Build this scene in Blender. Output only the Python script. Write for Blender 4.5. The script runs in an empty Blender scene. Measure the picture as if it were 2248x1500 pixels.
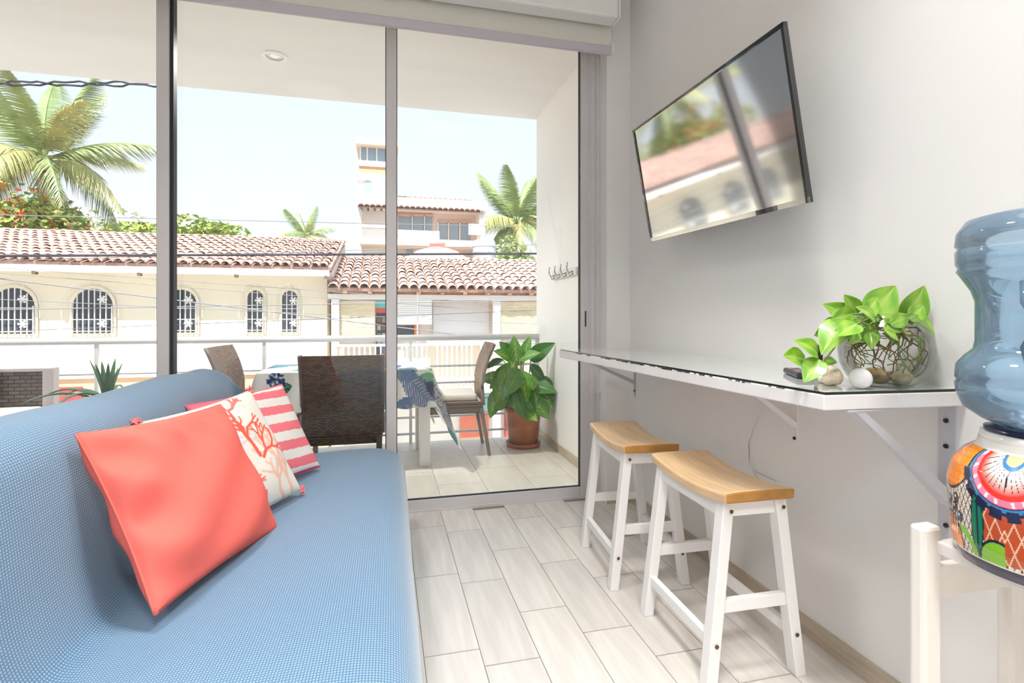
import bpy, math, random
import numpy as np
from mathutils import Vector, Matrix
random.seed(7); rng = np.random.default_rng(7)
S = bpy.context.scene
COL = S.collection
PI = math.pi

# ---------------------------------------------------------------- camera
FPX, CXP, HOR, EYE = 1142.0, 1124.0, 692.0, 1.10
TH = math.atan2(280.0, FPX)
cam_d = bpy.data.cameras.new('camera'); cam = bpy.data.objects.new('camera', cam_d); COL.objects.link(cam)
cam.location = (0, 0, EYE); cam.rotation_euler = (PI/2, 0, -TH)
cam_d.sensor_width = 36.0; cam_d.lens = FPX/2248.0*36.0
cam_d.shift_y = -(750.0-HOR)/2248.0; cam_d.clip_start = 0.02; cam_d.clip_end = 500
S.camera = cam
# ---------------------------------------------------------------- world, sun, exposure
W = bpy.data.worlds.new('sky'); S.world = W; W.use_nodes = True
nt = W.node_tree; nt.nodes.clear()
o_ = nt.nodes.new('ShaderNodeOutputWorld'); b_ = nt.nodes.new('ShaderNodeBackground')
tc = nt.nodes.new('ShaderNodeTexCoord'); sx = nt.nodes.new('ShaderNodeSeparateXYZ'); rp = nt.nodes.new('ShaderNodeValToRGB')
nt.links.new(tc.outputs['Generated'], sx.inputs[0]); nt.links.new(sx.outputs['Z'], rp.inputs[0])
nt.links.new(rp.outputs[0], b_.inputs[0]); nt.links.new(b_.outputs[0], o_.inputs[0])
rp.color_ramp.elements[0].position = 0.0; rp.color_ramp.elements[0].color = (0.92, 0.94, 0.99, 1)
rp.color_ramp.elements[1].position = 0.55; rp.color_ramp.elements[1].color = (0.71, 0.82, 0.98, 1)
b_.inputs[1].default_value = 1.2
sun_d = bpy.data.lights.new('sun', 'SUN'); sun = bpy.data.objects.new('sun', sun_d); COL.objects.link(sun)
sun_d.energy = 9.5; sun_d.angle = math.radians(0.6); sun_d.color = (1.0, 0.96, 0.90)
sun.rotation_euler = Vector((0.2, 0.54, -0.825)).to_track_quat('-Z', 'Y').to_euler()
VS = S.view_settings
VS.view_transform = 'Standard'; VS.look = 'None'; VS.gamma = 1.0; VS.use_curve_mapping = False
VS.exposure = 0.08
S.cycles.max_bounces = 10; S.cycles.diffuse_bounces = 6; S.cycles.transparent_max_bounces = 24
S.cycles.sample_clamp_indirect = 8.0
ROOM_FILL_W = 32.0; BALCONY_LAMP_W = 60.0  # room value drives the added ceiling fill lamps

# ---------------------------------------------------------------- helpers
def ray(x, y):
    F = Vector((math.sin(TH), math.cos(TH), 0)); R = Vector((math.cos(TH), -math.sin(TH), 0))
    return F + R*((x-CXP)/FPX) - Vector((0, 0, 1))*((y-HOR)/FPX)
def onY(x, y, Y):
    r = ray(x, y); return Vector((0, 0, EYE)) + r*(Y/r.y)
def onz(x, y, z):
    r = ray(x, y); return Vector((0, 0, EYE)) + r*((z-EYE)/r.z)

MATS = {}
def mat(name, col, rough=0.6, metal=0.0, spec=0.5, var=0.0, vscale=8.0, vstretch=(1, 1, 1), bump=0.0, bscale=60.0,
        emit=0.0, attr=None, rand=0.0, coat=0.0, trans=0.0, coord='Object'):
    if name in MATS: return MATS[name]
    m = bpy.data.materials.new(name); m.use_nodes = True; n = m.node_tree; N = n.nodes; L = n.links
    p = N['Principled BSDF']
    p.inputs['Roughness'].default_value = rough; p.inputs['Metallic'].default_value = metal
    p.inputs['Specular IOR Level'].default_value = spec; p.inputs['Coat Weight'].default_value = coat
    p.inputs['Transmission Weight'].default_value = trans
    c = (col[0], col[1], col[2], 1); p.inputs['Base Color'].default_value = c
    src = None
    if attr:
        a = N.new('ShaderNodeVertexColor'); a.layer_name = attr; src = a.outputs[0]
    if var > 0 or rand > 0:
        t = N.new('ShaderNodeTexCoord'); mp = N.new('ShaderNodeMapping'); mp.inputs['Scale'].default_value = vstretch
        L.new(t.outputs[coord], mp.inputs[0])
        nz = N.new('ShaderNodeTexNoise'); nz.inputs['Scale'].default_value = vscale; nz.inputs['Detail'].default_value = 5
        L.new(mp.outputs[0], nz.inputs[0])
        hs = N.new('ShaderNodeHueSaturation')
        if src: L.new(src, hs.inputs['Color'])
        else: hs.inputs['Color'].default_value = c
        mr = N.new('ShaderNodeMapRange'); mr.inputs[1].default_value = 0.3; mr.inputs[2].default_value = 0.7
        mr.inputs[3].default_value = 1-var; mr.inputs[4].default_value = 1+var
        L.new(nz.outputs[0], mr.inputs[0]); val = mr.outputs[0]
        if rand > 0:
            oi = N.new('ShaderNodeObjectInfo'); m2 = N.new('ShaderNodeMapRange')
            m2.inputs[3].default_value = 1-rand; m2.inputs[4].default_value = 1+rand
            L.new(oi.outputs['Random'], m2.inputs[0]); mu = N.new('ShaderNodeMath'); mu.operation = 'MULTIPLY'
            L.new(val, mu.inputs[0]); L.new(m2.outputs[0], mu.inputs[1]); val = mu.outputs[0]
        L.new(val, hs.inputs['Value']); src = hs.outputs[0]
    if src: L.new(src, p.inputs['Base Color'])
    if bump > 0:
        t2 = N.new('ShaderNodeTexCoord'); nb = N.new('ShaderNodeTexNoise'); nb.inputs['Scale'].default_value = bscale; nb.inputs['Detail'].default_value = 4
        L.new(t2.outputs['Object'], nb.inputs[0]); bp = N.new('ShaderNodeBump'); bp.inputs['Strength'].default_value = bump; bp.inputs['Distance'].default_value = 0.01
        L.new(nb.outputs[0], bp.inputs['Height']); L.new(bp.outputs[0], p.inputs['Normal'])
    if emit > 0:
        p.inputs['Emission Color'].default_value = c; p.inputs['Emission Strength'].default_value = emit
    MATS[name] = m
    return m
def clear_mat(name, tint, refl=1.0, diff=0.0, dcol=(1, 1, 1), rough=0.0):
    """thin clear sheet: tinted see-through + fresnel mirror (+ a little haze)"""
    if name in MATS: return MATS[name]
    m = bpy.data.materials.new(name); m.use_nodes = True; N = m.node_tree.nodes; L = m.node_tree.links; N.clear()
    out = N.new('ShaderNodeOutputMaterial'); tr = N.new('ShaderNodeBsdfTransparent'); tr.inputs[0].default_value = (*tint, 1)
    gl = N.new('ShaderNodeBsdfGlossy'); gl.inputs['Roughness'].default_value = rough
    fr = N.new('ShaderNodeFresnel'); fr.inputs[0].default_value = 1.5
    mu = N.new('ShaderNodeMath'); mu.operation = 'MULTIPLY'; mu.inputs[1].default_value = refl; L.new(fr.outputs[0], mu.inputs[0])
    base = tr.outputs[0]
    if diff > 0:
        df = N.new('ShaderNodeBsdfDiffuse'); df.inputs[0].default_value = (*dcol, 1); mx0 = N.new('ShaderNodeMixShader'); mx0.inputs[0].default_value = diff
        L.new(base, mx0.inputs[1]); L.new(df.outputs[0], mx0.inputs[2]); base = mx0.outputs[0]
    mx = N.new('ShaderNodeMixShader'); L.new(mu.outputs[0], mx.inputs[0]); L.new(base, mx.inputs[1]); L.new(gl.outputs[0], mx.inputs[2])
    L.new(mx.outputs[0], out.inputs[0]); MATS[name] = m
    return m

class MB:
    def __init__(s): s.v = []; s.f = []; s.mi = []; s.uv = None
    def add(s, vs, fs, mi=0):
        k = len(s.v); s.v += [tuple(v) for v in vs]; s.f += [tuple(i+k for i in f) for f in fs]; s.mi += [mi]*len(fs); return s
    def box(s, x0, x1, y0, y1, z0, z1, mi=0):
        return s.add([(x0,y0,z0),(x1,y0,z0),(x1,y1,z0),(x0,y1,z0),(x0,y0,z1),(x1,y0,z1),(x1,y1,z1),(x0,y1,z1)],
                     [(3,2,1,0),(4,5,6,7),(0,1,5,4),(1,2,6,5),(2,3,7,6),(3,0,4,7)], mi)
    def bar(s, a, b, wx, wy, mi=0, wx2=None, wy2=None):
        """post from a to b with level rectangular cuts"""
        a = Vector(a); b = Vector(b); wx2 = wx2 or wx; wy2 = wy2 or wy
        vs = [(a.x+i*wx/2, a.y+j*wy/2, a.z) for i, j in ((-1,-1),(1,-1),(1,1),(-1,1))] + [(b.x+i*wx2/2, b.y+j*wy2/2, b.z) for i, j in ((-1,-1),(1,-1),(1,1),(-1,1))]
        return s.add(vs, [(3,2,1,0),(4,5,6,7),(0,1,5,4),(1,2,6,5),(2,3,7,6),(3,0,4,7)], mi)
    def tube(s, pts, r, n=6, mi=0):
        pts = [Vector(p) for p in pts]; rs = r if isinstance(r, (list, tuple)) else [r]*len(pts); vs = []; fs = []
        for i, p in enumerate(pts):
            t = (pts[min(i+1, len(pts)-1)]-pts[max(i-1, 0)]).normalized()
            u = t.cross(Vector((0, 0, 1)));  u = u.normalized() if u.length > 1e-4 else Vector((1, 0, 0))
            w = t.cross(u)
            vs += [p + (u*math.cos(2*PI*k/n) + w*math.sin(2*PI*k/n))*rs[i] for k in range(n)]
        for i in range(len(pts)-1):
            for k in range(n): fs.append((i*n+k, i*n+(k+1) % n, (i+1)*n+(k+1) % n, (i+1)*n+k))
        fs += [tuple(range(n-1, -1, -1)), tuple((len(pts)-1)*n+k for k in range(n))]
        return s.add(vs, fs, mi)
    def lathe(s, prof, c=(0, 0, 0), n=32, mi=0, cap=True):
        vs = []; fs = []
        for r, z in prof: vs += [(c[0]+r*math.cos(2*PI*k/n), c[1]+r*math.sin(2*PI*k/n), c[2]+z) for k in range(n)]
        for i in range(len(prof)-1):
            for k in range(n): fs.append((i*n+k, i*n+(k+1) % n, (i+1)*n+(k+1) % n, (i+1)*n+k))
        if cap: fs += [tuple(range(n-1, -1, -1)), tuple((len(prof)-1)*n+k for k in range(n))]
        return s.add(vs, fs, mi)
    def ball(s, c, r, n=12, sq=(1, 1, 1), mi=0):
        m = max(4, n//2)
        prof = [(max(1e-4, math.sin(PI*i/m)), -math.cos(PI*i/m)) for i in range(m+1)]
        k = len(s.v); s.lathe(prof, n=n, mi=mi, cap=False)
        for i in range(k, len(s.v)):
            v = s.v[i]; s.v[i] = (c[0]+v[0]*r*sq[0], c[1]+v[1]*r*sq[1], c[2]+v[2]*r*sq[2])
        return s
    def grid(s, P, mi=0, flip=False):
        """P: rows of points"""
        R = len(P); C = len(P[0]); k = len(s.v)
        for row in P: s.v += [tuple(p) for p in row]
        for i in range(R-1):
            for j in range(C-1):
                q = (k+i*C+j, k+i*C+j+1, k+(i+1)*C+j+1, k+(i+1)*C+j); s.f.append(q[::-1] if flip else q); s.mi.append(mi)
        return s
    def mesh(s, name, mats, smooth=False, colors=None):
        me = bpy.data.meshes.new(name); me.from_pydata(s.v, [], s.f)
        for m in (mats if isinstance(mats, (list, tuple)) else [mats]): me.materials.append(m)
        me.polygons.foreach_set('material_index', s.mi)
        if smooth: me.polygons.foreach_set('use_smooth', [True]*len(s.f))
        if colors is not None:
            a = me.color_attributes.new('paint', 'FLOAT_COLOR', 'POINT'); c = np.ones((len(s.v), 4), np.float32); c[:, :3] = colors
            a.data.foreach_set('color', c.ravel())
        me.update(); return me
    def build(s, name, mats, parent=None, smooth=False, colors=None, loc=None, bevel=0.0):
        o = bpy.data.objects.new(name, s.mesh(name, mats, smooth, colors)); COL.objects.link(o)
        if parent: o.parent = parent
        if loc: o.location = loc
        if bevel > 0:
            b = o.modifiers.new('bevel', 'BEVEL'); b.width = bevel; b.segments = 2; b.limit_method = 'ANGLE'
        return o
def tag(o, label, cat, group=None, kind=None):
    o['label'] = label
    if cat: o['category'] = cat
    if group: o['group'] = group
    if kind: o['kind'] = kind
    return o
def struct(o, label=None):
    o['kind'] = 'structure'
    if label: o['label'] = label
    return o
def empty(name, loc=(0, 0, 0), rz=0):
    e = bpy.data.objects.new(name, None); COL.objects.link(e); e.location = loc; e.rotation_euler = (0, 0, rz); return e
def inst(me, name, parent, loc=(0, 0, 0), rot=None, scale=None):
    o = bpy.data.objects.new(name, me); COL.objects.link(o); o.parent = parent; o.location = loc
    if rot is not None: o.rotation_euler = rot
    if scale is not None: o.scale = scale
    return o
def copy_tree(o, parent=None):
    c = o.copy(); COL.objects.link(c); c.parent = parent
    for ch in list(o.children): copy_tree(ch, c)
    return c
def lerp(a, b, t): return a+(b-a)*t

# ---------------------------------------------------------------- materials
M_wall = mat('white_plaster', (0.83, 0.82, 0.80), 0.7, var=0.02, vscale=2.0, bump=0.05, bscale=30)
M_ceil = mat('balcony_plaster', (0.80, 0.78, 0.76), 0.8, var=0.04, vscale=1.2, vstretch=(0.5, 1.5, 1), bump=0.06, bscale=12)
M_plank = mat('pale_wood_tile', (0.67, 0.635, 0.59), 0.32, spec=0.5, var=0.10, vscale=3.5, vstretch=(9, 0.8, 1), rand=0.06, coord='Object')
M_grout = mat('grout', (0.36, 0.33, 0.30), 0.9)
M_base = mat('tile_baseboard', (0.52, 0.44, 0.34), 0.4, var=0.15, vscale=5, vstretch=(1, 1, 14))
M_alu = mat('brushed_aluminium', (0.66, 0.64, 0.65), 0.4, metal=0.15)
M_gasket = mat('black_gasket', (0.015, 0.02, 0.03), 0.5)
M_glass = clear_mat('pane_glass', (0.97, 0.985, 0.98), refl=0.9)
M_white = mat('white_paint', (0.84, 0.83, 0.82), 0.35)
M_blind = mat('blind_fabric', (0.72, 0.70, 0.64), 0.8, bump=0.05, bscale=300)
M_steel = mat('galvanised_steel', (0.55, 0.55, 0.58), 0.4, metal=0.7)
M_black = mat('black_plastic', (0.012, 0.012, 0.014), 0.3)
M_lens = mat('lamp_lens', (0.95, 0.95, 0.92), 0.5, emit=0.1)
M_wicker_bump = None

# ---------------------------------------------------------------- room shell
XW = 1.41; YD = 2.94; YB = 2.82; ZC = 2.98
floor = struct(MB().box(-2.8, 1.6, -2.7, 3.02, -0.14, -0.006).build('floor', M_grout), 'pale wood-look plank tile floor of the room')
pl = MB().box(-0.0895, 0.0895, -0.2555, 0.2555, -0.012, 0.0)
me_plank = pl.mesh('plank', M_plank)
PW, PLN, X0 = 0.1815, 0.516, 0.123
for ci in range(-4, 8):
    xc = X0 + (ci+0.5)*PW
    if xc - PW/2 > XW: continue
    off = {0: 1.69, 1: 1.602}.get(ci, 1.69 - 0.172*ci)
    ks = range(-8, 8)
    for k in ks:
        yc = off + (k+0.5)*PLN
        if yc < 0.55 or yc > 3.1: continue
        y0 = max(yc-PLN/2, -1); y1 = min(yc+PLN/2, YD+0.06)
        if y1-y0 < 0.03: continue
        o = inst(me_plank, 'plank', floor, (xc, (y0+y1)/2, 0)); o.scale.y = (y1-y0)/PLN
        if xc+PW/2 > XW: o.scale.x = (XW-(xc-PW/2))/PW; o.location.x = (XW+xc-PW/2)/2
struct(MB().box(XW, XW+0.18, -2.7, 3.1, -0.14, ZC).build('wall_right', M_wall), 'white plaster wall carrying the television and counter')
struct(MB().box(-2.8, -2.6, -2.7, 3.02, -0.14, ZC).build('wall_left', M_wall))
struct(MB().box(-2.8, 1.6, -2.7, -2.5, -0.14, ZC).build('wall_behind', M_wall))
struct(MB().box(-5.0, 1.6, -2.7, 3.04, ZC, ZC+0.25).build('ceiling', M_wall))
wb = MB().box(1.262, XW, YB, 3.06, -0.14, ZC); wb.box(-2.6, 1.262, YB, 3.06, 2.86, ZC)
struct(wb.build('wall_back', M_wall), 'white plaster wall around the sliding door')
struct(MB().box(XW-0.009, XW, -2.5, YB, 0, 0.066).build('baseboard_right', M_base), 'wood-look tile baseboard along the white wall')
struct(MB().box(1.262, XW-0.009, YB-0.009, YB, 0, 0.066).build('baseboard_back', M_base))
# ---- balcony shell
YE = 4.58; XB = 1.355
bf = struct(MB().box(-4.6, XB+0.2, 3.02, YE, -0.16, -0.006).build('floor', M_grout), 'pale tile floor of the balcony')
M_btile = mat('cream_floor_tile', (0.74, 0.70, 0.63), 0.35, var=0.06, vscale=3, vstretch=(6, 1, 1), rand=0.04)
me_bt = MB().box(-0.1485, 0.1485, -0.2985, 0.2985, -0.012, 0.0).mesh('tile', M_btile)
for i in range(-6, 5):
    for j in range(-1, 4):
        xc = 0.03+0.30*(i+0.5); yc = 3.08+0.6*j+(0.3 if i % 2 else 0.0)+0.3
        y0 = max(yc-0.3, 3.03); y1 = min(yc+0.3, YE)
        if y1-y0 < 0.05 or xc > XB+0.1: continue
        inst(me_bt, 'tile', bf, (xc, (y0+y1)/2, 0), scale=(1, (y1-y0)/0.6, 1))
struct(MB().box(XB, XB+0.25, 3.06, YE, -0.16, 2.95).build('wall_balcony_right', M_wall), 'white balcony side wall with hook rack')
struct(MB().box(-4.8, -4.6, 3.0, YE, -0.16, 2.95).build('wall_balcony_left', M_wall))
bc = MB().box(-5.0, XB+0.25, 3.04, YE+0.02, 2.90, 3.23)
struct(bc.build('ceiling', M_ceil), 'rough grey plaster balcony ceiling')
struct(MB().box(XB-0.009, XB, 3.06, YE, 0, 0.07).build('baseboard_balcony', M_base), 'tile baseboard along the balcony wall')
# outside of our own block under the balcony
struct(MB().box(-6, 6, 2.9, 3.02, -3.2, -0.14).build('wall_below', M_wall))

# ---------------------------------------------------------------- sliding doors
ZT = 2.84
def door(name, xa, xb, y, label, lock=False, gaskets='lr', sw=0.055):
    e = struct(empty(name, ((xa+xb)/2, y, 0)), label); cx = (xa+xb)/2; h = 0.022
    def bx(nm, x0, x1, z0, z1, m=M_alu, yy=h): return MB().box(x0-cx, x1-cx, -yy, yy, z0, z1).build(nm, m, e, bevel=0.002)
    st = bx('stile', xa, xa+sw, 0.015, ZT); st2 = bx('stile', xb-sw, xb, 0.015, ZT)
    bx('bottom_rail', xa+sw, xb-sw, 0.015, 0.068); bx('top_rail', xa+sw, xb-sw, ZT-0.06, ZT)
    MB().box(xa+sw-cx, xb-sw-cx, -0.003, 0.003, 0.066, ZT-0.058).build('pane', M_glass, e)
    g = MB()
    if 'l' in gaskets: g.box(xa+sw-cx, xa+sw+0.004-cx, -0.012, 0.012, 0.066, ZT-0.06)
    if 'r' in gaskets: g.box(xb-sw-0.004-cx, xb-sw-cx, -0.012, 0.012, 0.066, ZT-0.06)
    g.box(xa+sw-cx, xb-sw-cx, -0.012, 0.012, 0.066, 0.070)
    g.build('gasket', M_gasket, e)
    if lock:
        lk = MB().box(xb-sw*0.62-cx, xb-sw*0.30-cx, -h-0.002, -h+0.004, 1.0, 1.23).build('lock_plate', M_alu, e)
        MB().box(xb-sw*0.54-cx, xb-sw*0.38-cx, -h-0.004, -h-0.001, 1.03, 1.125).build('handle', M_black, lk)
    return e
door('door_1', -2.55, -1.046, 2.955, 'left aluminium glass panel of the sliding door')
door('door_2', -1.10, 0.064, 3.012, 'middle aluminium glass panel of the sliding door', gaskets='lr')
MB().box(-1.0465, -1.030, 2.945, 2.985, 0.015, ZT).build('trim_2', M_gasket)['kind'] = 'structure'
door('door_3', 0.010, 1.200, 2.958, 'right aluminium glass panel of the sliding door with black latch', lock=True)
fr = MB().box(1.195, 1.262, 2.925, 3.06, 0, ZT+0.03); fr.box(1.205, 1.225, 2.918, 2.93, 0, ZT); fr.box(1.24, 1.262, 2.918, 2.93, 0, ZT)
fr.box(-2.6, 1.262, 2.925, 3.06, ZT-0.005, ZT+0.03); fr.box(-2.6, 1.2, 2.93, 3.06, -0.004, 0.016)
struct(fr.build('trim_1', M_alu, bevel=0.002), 'aluminium track frame of the sliding door')

# ---------------------------------------------------------------- roller blinds
def blind(name, xa, xb, y, zb, zt, label, rail=0.045):
    e = empty(name, ((xa+xb)/2, y, zb)); hw = (xb-xa)/2
    MB().box(-hw, hw, -0.004, 0.004, rail*0.8, zt-zb).build('fabric', M_blind, e)
    MB().box(-hw, hw, -0.014, 0.014, 0, rail).build('bottom_rail', mat('rail_grey', (0.55, 0.52, 0.56), 0.5), e, bevel=0.005)
    MB().box(hw-0.004, hw+0.014, -0.012, 0.012, rail*0.3, rail*1.3).build('end_cap', M_white, e)
    tag(e, label, 'blind')
    return e
blind('roller_blind', -1.62, 1.252, 2.74, 2.58, ZC, 'lowered grey roller blind hanging just above the sliding door')
vb = empty('blind_cassette', (-0.2, 2.66, 2.72)); tag(vb, 'off white blind cassette across the top of the window', 'blind')
MB().box(-1.42, 1.44, -0.05, 0.05, 0, ZC-2.72).build('housing', mat('cassette_white', (0.82, 0.83, 0.79), 0.5), vb, bevel=0.012)
MB().box(1.44, 1.452, -0.045, 0.045, 0.005, ZC-2.725).build('end_cap', M_white, vb)

# ---------------------------------------------------------------- lamps
def downlight(loc, label, watts, r=0.085):
    e = empty('recessed_downlight', loc); tag(e, label, 'ceiling lamp', 'recessed ceiling downlights')
    MB().lathe([(r*0.66, -0.001), (r*0.70, -0.010), (r*0.96, -0.007), (r, 0.0)], n=40, cap=False).build('trim_ring', M_white, e, smooth=True)
    MB().lathe([(r*0.66, -0.003), (r*0.5, 0.03), (r*0.35, 0.045)], n=32, cap=False).build('reflector', mat('reflector_grey', (0.35, 0.33, 0.33), 0.3, metal=0.6), e, smooth=True)
    MB().lathe([(r*0.42, 0.004), (r*0.30, -0.003), (0.001, -0.006)], n=24, cap=False).build('lens', M_lens, e, smooth=True)
    l = bpy.data.lights.new('downlight_beam', 'SPOT'); l.energy = watts*4; l.spot_size = math.radians(150); l.spot_blend = 0.8; l.shadow_soft_size = 0.08; l.color = (1, 0.95, 0.88)
    lo = bpy.data.objects.new('beam', l); COL.objects.link(lo); lo.parent = e; lo.location = (0, 0, -0.03)
    return e
downlight((-0.74, 3.9, 2.90), 'round recessed spotlight in the balcony ceiling above the table', BALCONY_LAMP_W)
downlight((-3.0, 3.9, 2.90), 'added unseen spotlight brightening the balcony from beyond the left frame edge', BALCONY_LAMP_W)  # second fixture, unseen, added to brighten the balcony
def fill_lamp(loc, label, k=1.0):  # unseen ceiling lamps added as fill to brighten the room
    e = empty('ceiling_fill_lamp', loc); tag(e, label, 'ceiling lamp', 'added fill lamps of the room')
    MB().lathe([(0.24, 0.0), (0.24, -0.030), (0.225, -0.036), (0.222, -0.02)], n=40, cap=False).build('rim', M_white, e, smooth=True)
    MB().lathe([(0.224, -0.030), (0.18, -0.040), (0.09, -0.046), (0.001, -0.048)], n=40, cap=False).build('diffuser', mat('fill_diffuser', (1, 0.98, 0.95), 0.5, emit=0.25), e, smooth=True)
    l = bpy.data.lights.new('fill_glow', 'AREA'); l.shape = 'DISK'; l.size = 0.44; l.spread = 2.0; l.energy = ROOM_FILL_W*k; l.color = (1, 0.985, 0.97)
    lo = bpy.data.objects.new('glow', l); COL.objects.link(lo); lo.parent = e; lo.location = (0, 0, -0.052)
fill_lamp((-0.55, 1.45, ZC), 'added round fill lamp on the ceiling above the sofa', 0.4)
fill_lamp((0.55, 0.75, ZC), 'added round fill lamp on the ceiling near the bar counter', 0.55)
fill_lamp((0.3, -1.0, ZC), 'added round fill lamp between the door wall and the counter wall', 1.7)
fill_lamp((-1.3, -1.3, ZC), 'added round fill lamp at the rear of the room', 1.5)

# ---------------------------------------------------------------- balcony railing
YR = 4.52
rl = empty('balcony_railing', (0, YR, 0)); tag(rl, 'white metal balcony railing with a thick round handrail', 'railing')
M_rail = mat('railing_white', (0.74, 0.74, 0.77), 0.35)
MB().tube([(-4.6, 0, 0.905), (XB, 0, 0.905)], 0.027, 14).build('handrail', M_rail, rl, smooth=True)
for z in (0.66, 0.515, 0.37, 0.225, 0.085): MB().tube([(-4.6, 0, z), (XB, 0, z)], 0.0105, 8).build('rail', M_rail, rl, smooth=True)
for x in (-4.4, -3.245, -2.09, -0.935, 0.217, 1.335): MB().box(x-0.012, x+0.012, -0.012, 0.012, -0.006, 0.885).build('post', M_rail, rl)

# ---------------------------------------------------------------- counter shelf with glass top
ct = empty('wall_counter', (XW, 1.8, 0.873)); tag(ct, 'long white wall-mounted bar counter with glass top', 'counter')
def P2(x, y): return (x-XW, y-1.8)
nf, ff = P2(1.012, 1.022), P2(0.915, 2.66); nb, fb = (0, 0.99-1.8), (0, 2.66-1.8)
def slab(z0, z1, ins=0.0):
    q = [(nf[0]+ins, nf[1]+ins*0.3), (nb[0], nb[1]+ins*0.3), (fb[0], fb[1]-ins), (ff[0]+ins, ff[1]-ins)]
    return MB().add([(x, y, z0) for x, y in q]+[(x, y, z1) for x, y in q], [(3,2,1,0),(4,5,6,7),(0,1,5,4),(1,2,6,5),(2,3,7,6),(3,0,4,7)])
M_chip = mat('chipped_white_paint', (0.82, 0.80, 0.79), 0.45, var=0.03, vscale=6, bump=0.12, bscale=40)
slab(0, 0.037).build('board', M_chip, ct, bevel=0.003)
M_edge = mat('glass_edge', (0.01, 0.02, 0.018), 0.2)
M_top = mat('backpainted_glass', (0.66, 0.70, 0.68), 0.03, spec=0.6, coat=0.5)
gt = slab(0.0375, 0.0435, 0.004); gt.mi = [1, 0, 1, 1, 1, 1]
gt.build('glass_top', [M_top, M_edge], ct)
# chips along the front edge where the paint has come off
ch = MB()
for i in range(46):
    t = random.uniform(0.05, 0.97) if i > 20 else random.uniform(0.3, 0.62)
    t2 = t + random.uniform(0.006, 0.03)
    a = Vector((lerp(nf[0], ff[0], t), lerp(nf[1], ff[1], t), 0.037)); b = Vector((lerp(nf[0], ff[0], t2), lerp(nf[1], ff[1], t2), 0.037))
    hgt = random.uniform(0.001, 0.004)
    ch.add([a+Vector((-0.0006, 0, -hgt)), b+Vector((-0.0006, 0, -hgt)), b+Vector((-0.0006, 0, 0.0006)), a+Vector((-0.0006, 0, 0.0006))], [(0, 1, 2, 3)])
ch.build('paint_chips', M_edge, ct)['kind'] = 'stuff'
def bracket(y, depth, drop, m, wid=0.028, label=None, zlow=0.0):
    e = empty('shelf_bracket', (XW, y, 0.872)); tag(e, label, 'bracket', 'brackets under the bar counter')
    MB().box(-depth, 0, -wid/2, wid/2, -0.004, 0).build('top_arm', m, e)
    pt = MB().box(-0.004, 0, -wid/2, wid/2, -drop, 0).build('wall_plate', m, e)
    MB().add([(-depth*0.93, -wid*0.42, -0.004), (-depth*0.85, -wid*0.42, -0.004), (-depth*0.93, wid*0.42, -0.004), (-depth*0.85, wid*0.42, -0.004),
              (-0.004, -wid*0.42, -drop*0.62), (-0.004, -wid*0.42, -drop*0.72), (-0.004, wid*0.42, -drop*0.62), (-0.004, wid*0.42, -drop*0.72)],
             [(0,1,4,5)[::1], (0,2,3,1), (0,4,6,2), (1,3,7,5), (2,6,7,3), (4,5,7,6)]).build('strut', m, e)
    for fz in (0.12, 0.30, 0.86):
        MB().lathe([(0.006, 0), (0.006, 0.003), (0.001, 0.004)], n=10).build('screw', M_black, pt, loc=(-0.005, 0, -drop*fz)).rotation_euler = (0, -PI/2, 0)
bracket(2.755, 0.40, 0.245, M_steel, 0.02, 'grey steel bracket under the counter beside the sliding door')
bracket(1.545, 0.26, 0.24, M_white, 0.022, 'small white bracket under the middle of the counter')
bracket(1.035, 0.335, 0.365, mat('grey_painted_steel', (0.60, 0.60, 0.63), 0.45), 0.042, 'grey bracket with black screws under the near counter end')
cb = MB().tube([(XW-0.01, 1.62, 0.87), (XW-0.012, 1.66, 0.82), (XW-0.008, 1.74, 0.70), (XW-0.008, 1.78, 0.60), (XW-0.008, 1.775, 0.52), (XW-0.012, 1.74, 0.475), (XW-0.006, 1.70, 0.46)], 0.0028, 6)
tag(cb.build('white_cable', M_white, smooth=True), 'thin white cable running down the wall under the counter', 'cable')
so = empty('wall_outlet', (XW, 1.69, 0.45)); tag(so, 'white outlet cover low on the wall behind the stools', 'outlet')
MB().box(-0.008, 0, -0.055, 0.055, -0.035, 0.035).build('plate', M_white, so, bevel=0.002); MB().box(-0.010, -0.007, -0.03, 0.03, -0.015, 0.015).build('socket', mat('ivory', (0.7, 0.68, 0.62), 0.4), so)

# ---------------------------------------------------------------- television
tv = empty('television', (0, 0, 0)); tag(tv, 'flat screen television tilted on the right wall reflecting the street', 'television')
TL, TR, BR, BL = Vector((1.157, 2.29, 1.985)), Vector((1.146, 1.308, 1.969)), Vector((1.246, 1.306, 1.440)), Vector((1.257, 2.289, 1.456))
tvc = (TL+TR+BR+BL)/4; eu = (TL-TR).normalized(); ev = ((TL-BL)-eu*(TL-BL).dot(eu)).normalized(); en = ev.cross(eu)
if en.x > 0: en = -en
tw, thh = (TL-TR).length/2, (TL-BL).length/2
def tvp(u, v, w): return tvc+eu*u+ev*v+en*w
def tvbox(u0, u1, v0, v1, w0, w1): 
    return MB().add([tvp(u, v, w) for w in (w0, w1) for u, v in ((u0, v0), (u1, v0), (u1, v1), (u0, v1))], [(3,2,1,0),(4,5,6,7),(0,1,5,4),(1,2,6,5),(2,3,7,6),(3,0,4,7)])
M_scr = mat('tv_screen', (0.74, 0.74, 0.74), 0.06, metal=1.0)
M_bez = mat('gloss_black_bezel', (0.01, 0.01, 0.012), 0.12, coat=1.0)
bz = 0.011
tvbox(-tw, tw, -thh, thh, -0.014, -0.004).build('body', M_bez, tv)
tvbox(-tw*0.6, tw*0.6, -thh*0.75, thh*0.5, -0.055, -0.014).build('rear_housing', M_bez, tv)
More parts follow.
